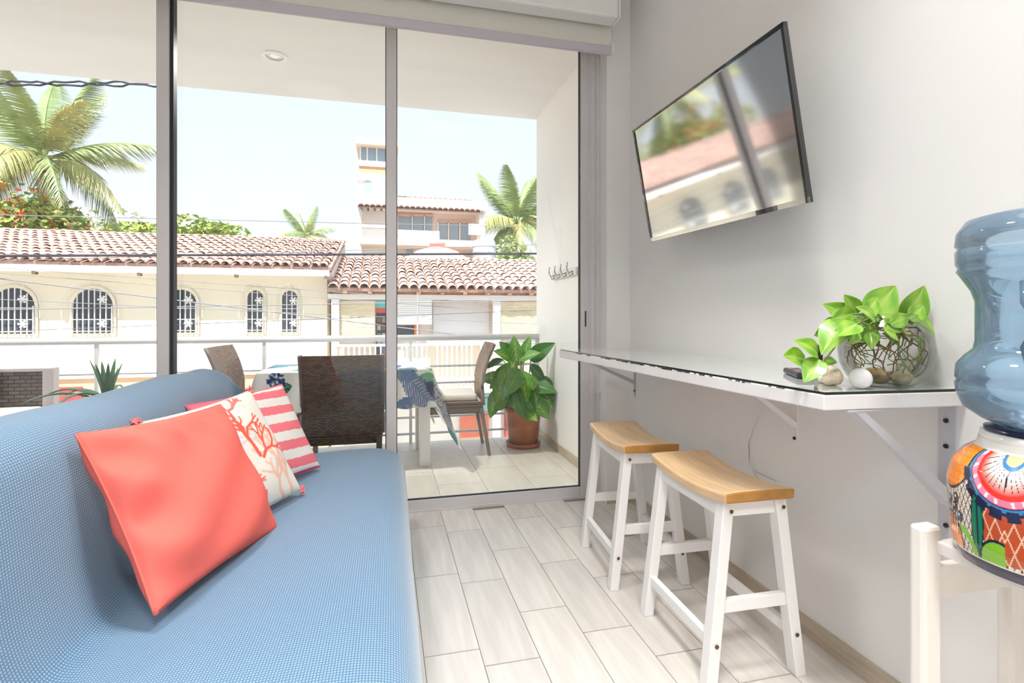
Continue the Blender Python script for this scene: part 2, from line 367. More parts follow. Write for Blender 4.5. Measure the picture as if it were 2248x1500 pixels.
tvbox(-tw+bz, tw-bz, -thh+bz*1.6, thh-bz, -0.004, -0.0015).build('screen', M_scr, tv)
for a in ((-tw, tw, thh-bz, thh), (-tw, -tw+bz, -thh, thh), (tw-bz, tw, -thh, thh)): tvbox(*a, -0.005, 0.003).build('bezel', M_bez, tv)
tvbox(-tw, tw, -thh, -thh+bz*1.6, -0.005, 0.003).build('bezel', mat('bezel_silver', (0.55, 0.55, 0.55), 0.15, metal=0.9), tv)
tvbox(-0.36, -0.26, -thh, -thh+bz*1.5, 0.003, 0.0045).build('logo_plate', M_bez, tv)
mt = MB(); mt.tube([tvp(0, 0.02, -0.05), (XW-0.06, tvc.y, tvc.z), (XW, tvc.y, tvc.z)], 0.022, 8); mt.box(XW-0.02, XW, tvc.y-0.11, tvc.y+0.11, tvc.z-0.11, tvc.z+0.11)
mt.build('wall_mount', M_black, tv)

# ---------------------------------------------------------------- bar stools
M_seat = mat('natural_wood', (0.72, 0.50, 0.28), 0.38, var=0.14, vscale=5, vstretch=(10, 1, 6), coat=0.2)
M_end = mat('wood_end_grain', (0.44, 0.21, 0.05), 0.45, var=0.25, vscale=14)
def make_stool():
    e = empty('bar_stool'); HL, HW, ZT_ = 0.23, 0.1175, 0.585
    rows = []; n = 24
    def top(y, x): return ZT_ - 0.022*(1-(y/HL)**2)**1.0 - 0.004*(abs(x)/HW)**4
    sec = []
    for i in range(n+1):
        y = -HL + 2*HL*i/n; t = 0.036
        ring = []
        for j in range(9): x = -HW + 2*HW*j/8; ring.append((x*(1-0.0), y, top(y, x)))
        for j in range(8, -1, -1): x = -HW + 2*HW*j/8; ring.append((x*0.985, y, top(y, 0) - t))
        sec.append(ring)
    mb = MB(); m = len(sec[0])
    for r in sec: mb.v += r
    for i in range(n):
        for j in range(m): mb.f.append((i*m+j, i*m+(j+1) % m, (i+1)*m+(j+1) % m, (i+1)*m+j)); mb.mi.append(0)
    mb.f += [tuple(range(m-1, -1, -1)), tuple(n*m+j for j in range(m))]; mb.mi += [1, 1]
    mb.f = [f[::-1] for f in mb.f]
    mb.build('seat', [M_seat, M_end], e, bevel=0.007)
    zl = ZT_-0.058
    for sx_ in (-1, 1):
        for sy in (-1, 1):
            l = MB().bar((sx_*0.152, sy*0.195, 0), (sx_*0.088, sy*0.185, zl+0.02), 0.036, 0.040).build('leg', M_white, e, bevel=0.003)
            for zz in (0.13, zl-0.005):
                xx = lerp(0.152, 0.088, zz/zl)*sx_
                MB().lathe([(0.0062, 0), (0.0062, 0.002), (0.001, 0.003)], n=10).build('bolt', mat('bronze_bolt', (0.16, 0.10, 0.05), 0.35, metal=0.8), l, loc=(xx, sy*0.2155, zz)).rotation_euler = (-sy*PI/2, 0, 0)
        x1 = sx_*0.137
        MB().box(x1-0.011, x1+0.011, -0.175, 0.175, 0.113, 0.147).build('long_stretcher', M_white, e, bevel=0.002)
        MB().box(sx_*0.092-0.010, sx_*0.092+0.010, -0.17, 0.17, zl-0.035, zl+0.012).build('apron', M_white, e, bevel=0.002)
    for sy in (-1, 1):
        MB().box(-0.118, 0.118, sy*0.19-0.010, sy*0.19+0.010, 0.215, 0.253).build('end_stretcher', M_white, e, bevel=0.002)
        MB().box(-0.085, 0.085, sy*0.183-0.009, sy*0.183+0.009, zl-0.03, zl+0.012).build('end_apron', M_white, e, bevel=0.002)
    return e
st1 = make_stool(); st1.location = (1.085, 1.545, 0); st1.rotation_euler = (0, 0, math.radians(-1.5))
tag(st1, 'nearer white stool with natural wood saddle seat under the counter', 'stool', 'bar stools')
st2 = copy_tree(st1); st2.location = (1.06, 2.115, 0); st2.rotation_euler = (0, 0, math.radians(-5))
tag(st2, 'farther white stool with wood saddle seat next to the sliding door', 'stool', 'bar stools')

# ---------------------------------------------------------------- sofa
def sofa_mat():
    m = bpy.data.materials.new('blue_waffle_fabric'); m.use_nodes = True; N = m.node_tree.nodes; L = m.node_tree.links; p = N['Principled BSDF']
    p.inputs['Roughness'].default_value = 0.9; p.inputs['Specular IOR Level'].default_value = 0.15; p.inputs['Sheen Weight'].default_value = 0.5
    uv = N.new('ShaderNodeUVMap'); sp = N.new('ShaderNodeSeparateXYZ'); L.new(uv.outputs[0], sp.inputs[0])
    def wave(o, k):
        a = N.new('ShaderNodeMath'); a.operation = 'MULTIPLY'; a.inputs[1].default_value = k; L.new(o, a.inputs[0])
        s_ = N.new('ShaderNodeMath'); s_.operation = 'SINE'; L.new(a.outputs[0], s_.inputs[0]); return s_.outputs[0]
    a = wave(sp.outputs[0], 2*PI/0.0072); b = wave(sp.outputs[1], 2*PI/0.0058)
    mx = N.new('ShaderNodeMath'); mx.operation = 'MINIMUM'; L.new(a, mx.inputs[0]); L.new(b, mx.inputs[1])
    mr = N.new('ShaderNodeMapRange'); mr.inputs[1].default_value = -1.0; mr.inputs[2].default_value = 0.5; L.new(mx.outputs[0], mr.inputs[0])
    mc = N.new('ShaderNodeMix'); mc.data_type = 'RGBA'; L.new(mr.outputs[0], mc.inputs[0]); mc.inputs[6].default_value = (0.052, 0.15, 0.265, 1); mc.inputs[7].default_value = (0.27, 0.40, 0.54, 1)
    L.new(mc.outputs[2], p.inputs['Base Color'])
    bp = N.new('ShaderNodeBump'); bp.inputs['Strength'].default_value = 0.25; bp.inputs['Distance'].default_value = 0.002; L.new(mr.outputs[0], bp.inputs['Height']); L.new(bp.outputs[0], p.inputs['Normal'])
    return m
M_sofa = sofa_mat()
def sofa():
    e = empty('sofa', (-0.3, 1.2, 0)); tag(e, 'blue slipcovered sofa filling the left foreground', 'sofa')
    # cross-section (x, z) from front bottom over the seat and back to rear bottom
    ctrl = [(0.055, 0.03), (0.072, 0.15), (0.080, 0.28), (0.072, 0.37), (0.035, 0.425), (-0.04, 0.448), (-0.18, 0.452), (-0.36, 0.443), (-0.50, 0.428), (-0.575, 0.425), (-0.612, 0.45),
            (-0.640, 0.53), (-0.655, 0.63), (-0.668, 0.73), (-0.685, 0.81), (-0.730, 0.855), (-0.80, 0.870), (-0.865, 0.848), (-0.905, 0.78), (-0.92, 0.60), (-0.925, 0.30), (-0.925, 0.03)]
    pts = []
    c = [Vector((x, 0, z)) for x, z in ctrl]
    for i in range(len(c)-1):
        p0, p1, p2, p3 = c[max(i-1, 0)], c[i], c[i+1], c[min(i+2, len(c)-1)]
        for k in range(6):
            t = k/6; pts.append(0.5*((2*p1)+(p2-p0)*t+(2*p0-5*p1+4*p2-p3)*t*t+(3*p1-p0-3*p2+p3)*t**3))
    pts.append(c[-1])
    arc = [0]
    for i in range(1, len(pts)): arc.append(arc[-1]+(pts[i]-pts[i-1]).length)
    Y0, Y1 = -0.35, 2.68; ny = 150; rows = []; uvs = []
    cen = Vector((-0.42, 0, 0.36))
    for i in range(ny+1):
        y = Y0+(Y1-Y0)*i/ny; d = min(y-Y0, Y1-y); rr = 0.07
        k = 1.0 if d > rr else math.sqrt(max(0.0, 1-((rr-d)/rr)**2))
        row = []; ur = []
        for j, p in enumerate(pts):
            q = p.copy()
            ins = (1-k)*rr
            dirv = (cen-q); dirv.y = 0
            if dirv.length > 1e-5:
                dirv.normalize(); q = q + dirv*ins*min(1.0, 1.0)
            # gentle unevenness of the loose cover
            wob = 0.006*math.sin(3.1*y+2.2*arc[j])+0.004*math.sin(7.3*y-5*arc[j])
            if 0.03 < q.z: q.z += wob*(1 if q.z > 0.3 else 0.3)
            q.x += 0.02*(y-1.2)/1.4 if q.x > -0.5 else -0.004*(y-1.2)
            if 0.6 < arc[j] and q.z > 0.5: q.z += 0.006*math.sin(9*y+1)*max(0, math.sin(3*y))
            row.append((q.x+0.3, y-1.2, q.z)); ur.append((y, arc[j]))
        rows.append(row); uvs.append(ur)
    mb = MB().grid(rows, flip=False); npf = len(mb.f)
    for ii, flip in ((0, False), (ny, True)):
        b0 = ii*len(pts); f = tuple(b0+j for j in range(len(pts))); mb.f.append(f[::-1] if flip else f); mb.mi.append(0)
    o = mb.build('slipcover', M_sofa, e, smooth=True)
    me = o.data; ul = me.uv_layers.new(name='UVMap'); flat = [u for r in uvs for u in r]
    li = np.zeros(len(me.loops), np.int32); me.loops.foreach_get('vertex_index', li)
    ul.data.foreach_set('uv', np.array(flat, np.float32)[li].ravel())
    MB().box(-0.56, 0.30, -1.5, 1.34, 0.0, 0.035).build('base', M_black, e)
sofa()

# ---------------------------------------------------------------- cushions
def branch_segments(seed, starts, step=0.09, depth=5, spread=0.55):
    r = random.Random(seed); segs = []
    def go(x, y, a, l, w, d):
        if d == 0: return
        x2, y2 = x+l*math.cos(a), y+l*math.sin(a); segs.append((x, y, x2, y2, w))
        for k in range(2 if r.random() < 0.85 else 1): go(x2, y2, a+r.uniform(-spread, spread)*1.5, l*r.uniform(0.75, 1.0), w*0.85, d-1)
    for (x, y, a, l, w, dd) in starts: go(x, y, a, l, w, dd)
    return segs
def seg_mask(S_, T_, segs, soft=0.006):
    out = np.zeros_like(S_)
    for x1, y1, x2, y2, w in segs:
        dx, dy = x2-x1, y2-y1; L2 = dx*dx+dy*dy+1e-9
        t = np.clip(((S_-x1)*dx+(T_-y1)*dy)/L2, 0, 1); d = np.hypot(S_-x1-t*dx, T_-y1-t*dy)
        out = np.maximum(out, np.clip((w-d)/soft+0.5, 0, 1))
    return out
def cushion(name, C, u, v, w, h, T, paint, label, rough=0.85, n=150, seed=0, wr=0.004):
    C = Vector(C); u = Vector(u).normalized(); v = Vector(v); v = (v-u*v.dot(u)).normalized(); nn = u.cross(v)
    e = empty(name, C); tag(e, label, 'cushion', 'cushions on the sofa')
    g = np.linspace(-1, 1, n); Sg, Tg = np.meshgrid(g, g)
    bow = 0.055
    X = Sg*(w/2)*(1-bow*(1-Tg**2)*np.abs(Sg)**2); Yv = Tg*(h/2)*(1-bow*(1-Sg**2)*np.abs(Tg)**2)
    prof = np.clip((1-Sg**2)*(1-Tg**2), 0, 1)**0.42
    ph = seed*1.7
    wrk = wr*(np.sin(9*Tg+3*Sg+ph)*np.exp(-((Sg+0.95)/0.35)**2)*1.4+np.sin(14*Sg+4*Tg+ph)*np.exp(-((Tg-0.9)/0.3)**2)+0.6*np.sin(5*Sg-6*Tg+ph))*np.clip(prof*2.0, 0, 1)
    cols = []; mb = MB()
    for side in (1, -1):
        Z = side*(T/2)*prof + wrk*(1 if side > 0 else 0.5)
        Pw = np.array(u)[None, None]*X[..., None]+np.array(v)[None, None]*Yv[..., None]+np.array(nn)[None, None]*Z[..., None]
        mb.grid([[tuple(p) for p in row] for row in Pw], flip=(side < 0))
        cols.append(paint(Sg, Tg, side).reshape(-1, 3))
    mb.build('cover', mat('printed_cotton', (1, 1, 1), rough, spec=0.2, attr='paint', bump=0.03, bscale=400), e, smooth=True, colors=np.concatenate(cols))
    # piped seam around the edge
    ring = []
    for k in range(4*24):
        q = k/24; s_ = q % 1*2-1
        a, b = ((s_, -1), (1, s_), (-s_, 1), (-1, -s_))[int(q)]
        ring.append(u*(a*(w/2)*(1-bow*(1-b*b)*a*a))+v*(b*(h/2)*(1-bow*(1-a*a)*b*b)))
    ring.append(ring[0])
    return e, u, v, nn, ring
def p_coral(s, t, side): 
    c = np.empty(s.shape+(3,)); c[:] = (0.90, 0.17, 0.135); return c
cu1, *_r = cushion('cushion', (-0.488, 1.531, 0.640), (0.31, 0.95, -0.041), (-0.425, 0.177, 0.888), 0.50, 0.425, 0.15, p_coral, 'plain coral orange cushion in front of the other cushions', seed=1, wr=0.010)
MB().tube(_r[-1], 0.003, 5).build('seam', mat('coral_seam', (0.80, 0.16, 0.12), 0.8), cu1, smooth=True)
sA = branch_segments(3, [(0.30, -0.15, 1.7, 0.2, 0.035, 6), (0.35, -0.2, 0.7, 0.16, 0.03, 5)])
sB = branch_segments(11, [(0.75, -0.95, 1.7, 0.24, 0.04, 6), (0.55, -1.0, 2.0, 0.2, 0.035, 5)])
sC = branch_segments(21, [(-0.5, -0.6, 1.5, 0.3, 0.03, 7), (-0.9, 0.1, 1.2, 0.25, 0.03, 6), (0.1, 0.4, 1.4, 0.2, 0.02, 5)])
sD = branch_segments(31, [(-0.6, -0.9, 0.9, 0.22, 0.04, 6), (0.2, 0.75, 0.2, 0.12, 0.025, 4)])
def p_branch(s, t, side):
    c = np.empty(s.shape+(3,)); c[:] = (0.80, 0.77, 0.70)
    for segs, col in ((sC, (0.62, 0.63, 0.60)), (sB, (0.86, 0.52, 0.40)), (sA, (0.85, 0.13, 0.08)), (sD, (0.85, 0.20, 0.16))):
        m = seg_mask(s, t, segs)[..., None]; c = c*(1-m)+np.array(col)*m
    return c
cu2, u2, v2, n2, _r2 = cushion('cushion', (-0.481, 1.821, 0.637), (0.45, 0.89, 0.067), (-0.455, 0.165, 0.875), 0.44, 0.40, 0.12, p_branch, 'cream cushion printed with red coral branches and corner pompons', seed=2, wr=0.003)
MB().tube(_r2, 0.003, 5).build('seam', mat('cream_seam', (0.7, 0.62, 0.55), 0.8), cu2, smooth=True)
for a in (-1, 1):
    for b in (-1, 1):
        q = u2*(a*0.222)+v2*(b*0.202); pm = MB()
        for k in range(26):
            d = Vector((random.gauss(0, 1), random.gauss(0, 1), random.gauss(0, 1))).normalized()
            pm.tube([q, q+d*0.017], [0.003, 0.0022], 4)
        pm.build('pompon', mat('pompon_pink', (0.80, 0.25, 0.24), 0.9), cu2)
def p_stripe(s, t, side):
    c = np.empty(s.shape+(3,)); c[:] = (0.80, 0.77, 0.72)
    m = (((t+0.055*np.sin(2*s))*2.55+0.12) % 1.0 < 0.5)
    c[m] = (0.86, 0.20, 0.24); c[np.abs(t) > 0.965] = (0.75, 0.12, 0.22); return c
cu3, u3, v3, n3, _r3 = cushion('cushion', (-0.468, 2.16, 0.628), (0.60, 0.79, 0.055), (-0.437, 0.25, 0.865), 0.42, 0.385, 0.12, p_stripe, 'pink and white striped cushion at the far end of the sofa', seed=3, wr=0.003)
MB().tube(_r3, 0.003, 5).build('seam', mat('pink_seam', (0.72, 0.16, 0.25), 0.8), cu3, smooth=True)

# ================================================================ things on the counter
ZTOP = 0.873+0.0435
def leaf_mesh(name, L, Wd, cup, droop, shape, paint, n=14, m=9, matname='leaf_paint', rough=0.4):
    """leaf along +x from the origin; shape(t) half width factor; paint(t, s)->rgb"""
    mb = MB(); rows = []; cols = []
    for i in range(n+1):
        t = i/n; row = []
        for j in range(m):
            s_ = j/(m-1)*2-1; hw = Wd/2*shape(t)
            x = L*t; z = -droop*L*t*t + cup*abs(s_)*hw*1.2
            row.append((x*(1-0.12*droop*t), s_*hw, z)); cols.append(paint(t, s_))
        rows.append(row)
    mb.grid(rows)
    return mb.mesh(name, mat(matname, (1, 1, 1), rough, attr='paint', coat=0.15), True, np.array(cols))
def heart(t): return max(0.02, (math.sin(PI*min(1, t*0.93+0.07))**0.75)*(1.12-0.55*t)) if t < 0.999 else 0.0
def ovate(t): return max(0.0, math.sin(PI*t**0.82)**0.85)
def p_pothos(t, s_):
    k = 0.5+0.5*math.sin(9*t+4*s_+2*math.sin(7*s_)); base = np.array((0.13, 0.36, 0.02)); lite = np.array((0.42, 0.62, 0.06))
    return base*(1-0.55*k)+lite*0.55*k if abs(s_) > 0.06 else np.array((0.40, 0.58, 0.12))
def p_dief(t, s_):
    vein = (math.sin(34*(t+0.35*abs(s_)))*0.5+0.5)**3*max(0, 1-abs(s_)*1.25)
    base = np.array((0.045, 0.21, 0.025)); lite = np.array((0.46, 0.62, 0.16)); k = min(1, vein*0.95+(0.8 if abs(s_) < 0.07 else 0))
    return base*(1-k)+lite*k
def p_dief2(t, s_):
    c = p_dief(t, s_); return c*0.75+np.array((0.13, 0.33, 0.02))*0.5
def p_dark(t, s_): return np.array((0.05, 0.17, 0.03))*(1.2 if abs(s_) > 0.1 else 2.0)
def orient(o, base, d, roll=0.0, face=(-0.25, -0.8, 0.55)):
    from mathutils import Quaternion
    x = Vector(d).normalized(); z = Vector(face); z = (z-x*z.dot(x)).normalized(); y = z.cross(x)
    q = Matrix((x, y, z)).transposed().to_quaternion(); o.rotation_mode = 'QUATERNION'
    o.rotation_quaternion = q @ Quaternion((1, 0, 0), roll); o.location = base

def clear_of(o, px, xmax):
    q = o.rotation_quaternion.to_matrix(); over = max((q @ Vector([v.co[k]*o.scale[k] for k in range(3)])).x for v in o.data.vertices)+o.location.x+px-xmax
    if over > 0: o.location.x -= over
BC = Vector((1.285, 1.10, ZTOP)); BRD = 0.108
bw = empty('fish_bowl', BC); tag(bw, 'round clear glass bowl of water with roots on the counter', 'bowl')
M_bowl = clear_mat('bowl_glass', (0.985, 0.99, 0.988), refl=0.7)
prof = [(0.058, 0.0), (0.085, 0.018), (0.103, 0.055), (0.108, 0.090), (0.103, 0.128), (0.088, 0.160), (0.070, 0.176), (0.066, 0.184)]
MB().lathe([(0.001, 0.001)]+prof, n=40, cap=False).build('glass', M_bowl, bw, smooth=True)
MB().lathe([(r*0.97, z+0.003) for r, z in prof[:5]], n=40).build('water', clear_mat('water', (0.98, 0.99, 0.975), refl=0.25), bw, smooth=True)
rim = MB(); rim.tube([(0.066*math.cos(a), 0.066*math.sin(a), 0.184) for a in np.linspace(0, 2*PI, 33)], 0.0028, 6); rim.build('rim', M_bowl, bw, smooth=True)
po = empty('pothos_plant', BC); tag(po, 'bright green pothos cuttings growing out of the glass bowl', 'plant')
M_root = mat('root_brown', (0.24, 0.13, 0.05), 0.8); M_stem = mat('green_stem', (0.25, 0.36, 0.08), 0.5)
for k in range(40):
    a = random.uniform(0, 2*PI); p = Vector((0.03*math.cos(a), 0.03*math.sin(a), 0.15)); pts = [p]; d = Vector((math.cos(a), math.sin(a), -0.7))
    for i in range(9):
        d = (d+Vector((random.gauss(0, 0.55), random.gauss(0, 0.55), random.gauss(-0.12, 0.4)))).normalized(); q = p+d*0.02
        h = Vector((q.x, q.y, q.z-0.088))
        if h.length > 0.092: h = h.normalized()*0.092; q = Vector((h.x, h.y, h.z+0.088))
        q.z = max(q.z, 0.012); pts.append(q); p = q
    MB().tube(pts, [0.0022]*5+[0.0014]*5, 5).build('root', M_root if k % 3 else M_stem, po, smooth=True)
me_po = [leaf_mesh('leaf', 0.085, 0.068, 0.18, d, heart, p_pothos) for d in (0.06, 0.2, 0.35)]
# (x px, y px of leaf base, leaf tip px, depth offset towards camera)
def at_bowl(x, y, dy):
    p = onY(x, y, BC.y+dy); r = ray(x, y)
    if p.x > XW-0.035: p = Vector((0, 0, EYE))+r*((XW-0.035)/r.x)
    return p-BC
pl_ = [((1905, 700), (1968, 628), 0.02, 1.2), ((1985, 705), (2038, 632), 0.0, 1.25), ((1990, 690), (2070, 722), -0.03, 1.3), ((1935, 715), (1990, 720), -0.05, 0.9), ((1880, 690), (1862, 650), 0.03, 0.8),
       ((1862, 700), (1828, 668), 0.04, 0.7), ((1890, 705), (1830, 690), -0.01, 0.8), ((1900, 715), (1920, 680), 0.03, 0.8), ((1860, 705), (1802, 752), -0.04, 1.1), ((1880, 725), (1868, 755), -0.06, 0.9),
       ((1925, 725), (1895, 745), -0.03, 0.8), ((1945, 700), (1905, 690), 0.05, 0.9), ((1965, 690), (1940, 660), 0.03, 0.9), ((1840, 712), (1800, 735), 0.0, 0.8), ((1910, 730), (1915, 765), -0.05, 0.8), ((1975, 720), (1950, 735), 0.04, 0.9),
       ((1795, 778), (1765, 742), -0.02, 0.75), ((1768, 790), (1724, 780), 0.0, 0.75), ((1800, 790), (1768, 832), -0.03, 0.95), ((1812, 800), (1798, 815), 0.02, 0.5), ((1808, 790), (1838, 796), 0.02, 0.4)]
pl_[14:14] = [((1900, 690), (1935, 650), -0.03, 1), ((1880, 712), (1842, 735), -0.07, 1), ((1955, 712), (2000, 690), -0.06, 1), ((1920, 705), (1900, 668), -0.06, 1), ((1940, 722), (1975, 748), -0.09, 1), ((1870, 690), (1835, 700), -0.04, 1), ((1995, 700), (2040, 668), -0.05, 1)]
for i, (b, t, dy, sc) in enumerate(pl_):
    pb = at_bowl(*b, dy); ptip = at_bowl(*t, dy-0.015); d = ptip-pb; L = d.length
    o = inst(me_po[i % 3], 'leaf', po); orient(o, pb, d, random.uniform(-0.55, 0.55)); s_ = L/0.082; o.scale = (s_, s_, s_); clear_of(o, BC.x, XW-0.004)
    if i < 23:
        r0 = Vector((random.uniform(-0.03, 0.03), random.uniform(-0.03, 0.03), 0.15))
        MB().tube([r0, r0.lerp(pb, 0.5)+Vector((0, 0, 0.02)), pb], 0.0018, 5).build('stem', M_stem, po, smooth=True)
pv = [Vector((-0.03, 0.0, 0.17)), at_bowl(1862, 715, -0.02), at_bowl(1835, 760, -0.02), at_bowl(1808, 795, -0.01), at_bowl(1790, 800, 0.0), at_bowl(1768, 790, 0.0)]
MB().tube(pv, 0.002, 5).build('stem', M_stem, po, smooth=True)
# pebbles and shells in the bowl
for k, (x, y, r, c) in enumerate([(-0.03, 0.01, 0.030, (0.66, 0.42, 0.20)), (0.03, -0.02, 0.026, (0.62, 0.50, 0.32)), (0.0, -0.045, 0.021, (0.55, 0.48, 0.36)), (0.05, 0.02, 0.022, (0.45, 0.36, 0.22)), (-0.045, -0.025, 0.02, (0.35, 0.25, 0.15)), (0.01, 0.04, 0.03, (0.72, 0.50, 0.28))]):
    o = MB().ball((0, 0, 0), r, 12, (1.2, 0.9, 0.6)).build('bowl_pebble', mat('pebble_%d' % k, c, 0.5, var=0.2, vscale=40), None, smooth=True, loc=BC+Vector((x, y, r*0.6+0.006)))
    tag(o, ['large tan shell', 'pale brown shell', 'greyish pebble', 'dark olive pebble', 'dark brown pebble', 'broad sandy shell'][k]+' lying on the bottom of the glass bowl', 'pebble', 'shells and pebbles in the bowl')
# conch shell: spiral of shrinking whorls
sh = MB(); cs = onz(1838, 838, ZTOP+0.0)
for i in range(26):
    t = i/25; a = t*5*PI; r = 0.024*(1-t)**0.9+0.002
    sh.ball((-0.012+0.032*t+0.25*r*math.cos(a), 0.25*r*math.sin(a), 0.023+0.2*r*math.sin(a)), r, 10, (0.7, 1, 0.95))
sh.ball((-0.026, -0.006, 0.016), 0.017, 12, (1.2, 0.9, 0.9)); 
tag(sh.build('conch_shell', mat('shell_cream', (0.80, 0.66, 0.50), 0.45, var=0.2, vscale=40), None, True, loc=(1.150, 1.125, ZTOP)), 'cream spiral seashell lying beside the white ball on the counter', 'seashell')
s2 = onz(1812, 842, ZTOP); tag(MB().ball((0, 0, 0.012), 0.02, 14, (1.1, 0.8, 0.6)).ball((0.012, 0, 0.012), 0.013, 12, (1, 0.9, 0.7)).build('cowrie_shell', mat('shell_pale', (0.78, 0.70, 0.55), 0.4, var=0.15, vscale=50), None, True, loc=(s2.x, s2.y, ZTOP)), 'small pale shell left of the larger cream seashell', 'seashell')
wb_ = onz(1883, 847, ZTOP); wbl = empty('ball_candle', (1.152, 1.052, ZTOP)); tag(wbl, 'smooth white ball candle standing in front of the glass bowl', 'candle')
MB().ball((0, 0, 0.0255), 0.0255, 28).build('wax_ball', mat('white_wax', (0.88, 0.85, 0.86), 0.4), wbl, True); MB().tube([(0, 0, 0.05), (0.001, 0, 0.055)], 0.0012, 5).build('wick', M_root, wbl)
def remote(px, rz, L, label):
    p = onz(px[0], px[1], ZTOP); e = empty('remote_control', (p.x, p.y, ZTOP), rz); tag(e, label, 'remote', 'remotes on the counter')
    MB().box(-L/2, L/2, -0.023, 0.023, 0.001, 0.018).build('case', mat('dark_plastic', (0.03, 0.03, 0.04), 0.3), e, bevel=0.006)
    for i in range(6):
        for j in (-1, 0, 1): MB().box(-L*0.38+i*L*0.13, -L*0.38+i*L*0.13+0.009, j*0.013-0.004, j*0.013+0.004, 0.018, 0.020).build('button', mat('button_grey', (0.35, 0.35, 0.37), 0.5) if (i+j) % 4 else mat('button_red', (0.5, 0.06, 0.05), 0.5), e)
remote((1752, 826), math.radians(62), 0.16, 'black remote control lying left of the trailing pothos leaves')
remote((1806, 826), math.radians(75), 0.12, 'small dark remote control lying behind the pale shell')
rp_ = onz(1832, 818, ZTOP); rt = empty('router', (rp_.x+0.02, rp_.y+0.03, ZTOP), math.radians(35)); tag(rt, 'grey and black electronic box standing behind the glass bowl', 'router')
MB().add([(-0.035, -0.012, 0), (0.035, -0.012, 0), (0.035, 0.02, 0), (-0.035, 0.02, 0), (-0.03, 0.012, 0.095), (0.03, 0.012, 0.095), (0.03, 0.022, 0.095), (-0.03, 0.022, 0.095)], [(3,2,1,0),(4,5,6,7),(0,1,5,4),(1,2,6,5),(2,3,7,6),(3,0,4,7)]).build('front_cover', mat('light_grey_plastic', (0.6, 0.6, 0.64), 0.4), rt, bevel=0.003)
MB().box(-0.036, 0.036, 0.021, 0.045, 0, 0.085).build('case', M_black, rt, bevel=0.003)

# ================================================================ water dispenser
DC = Vector((1.168, 0.677, 0)); ZS = 0.646
sd = empty('dispenser_stand', (DC.x, DC.y, 0)); tag(sd, 'white wooden stand holding the painted water crock', 'stand')
M_cream = mat('cream_white_paint', (0.80, 0.76, 0.71), 0.45, var=0.03, vscale=5)
for sx_ in (-1, 1):
    for sy in (-1, 1): MB().box((-0.10 if sx_ < 0 else 0.137)-0.024, (-0.10 if sx_ < 0 else 0.137)+0.024, sy*0.15-0.016, sy*0.15+0.016, 0, 0.675 if sy > 0 and sx_ < 0 else 0.60).build('post', M_cream, sd, bevel=0.008)
for sy in (-1, 1): MB().box(-0.08, 0.115, sy*0.15-0.010, sy*0.15+0.010, 0.525, 0.59).build('rail', M_cream, sd, bevel=0.002)
MB().box(-0.09, 0.09, -0.16, 0.14, 0.62, ZS).build('shelf', M_cream, sd, bevel=0.003)
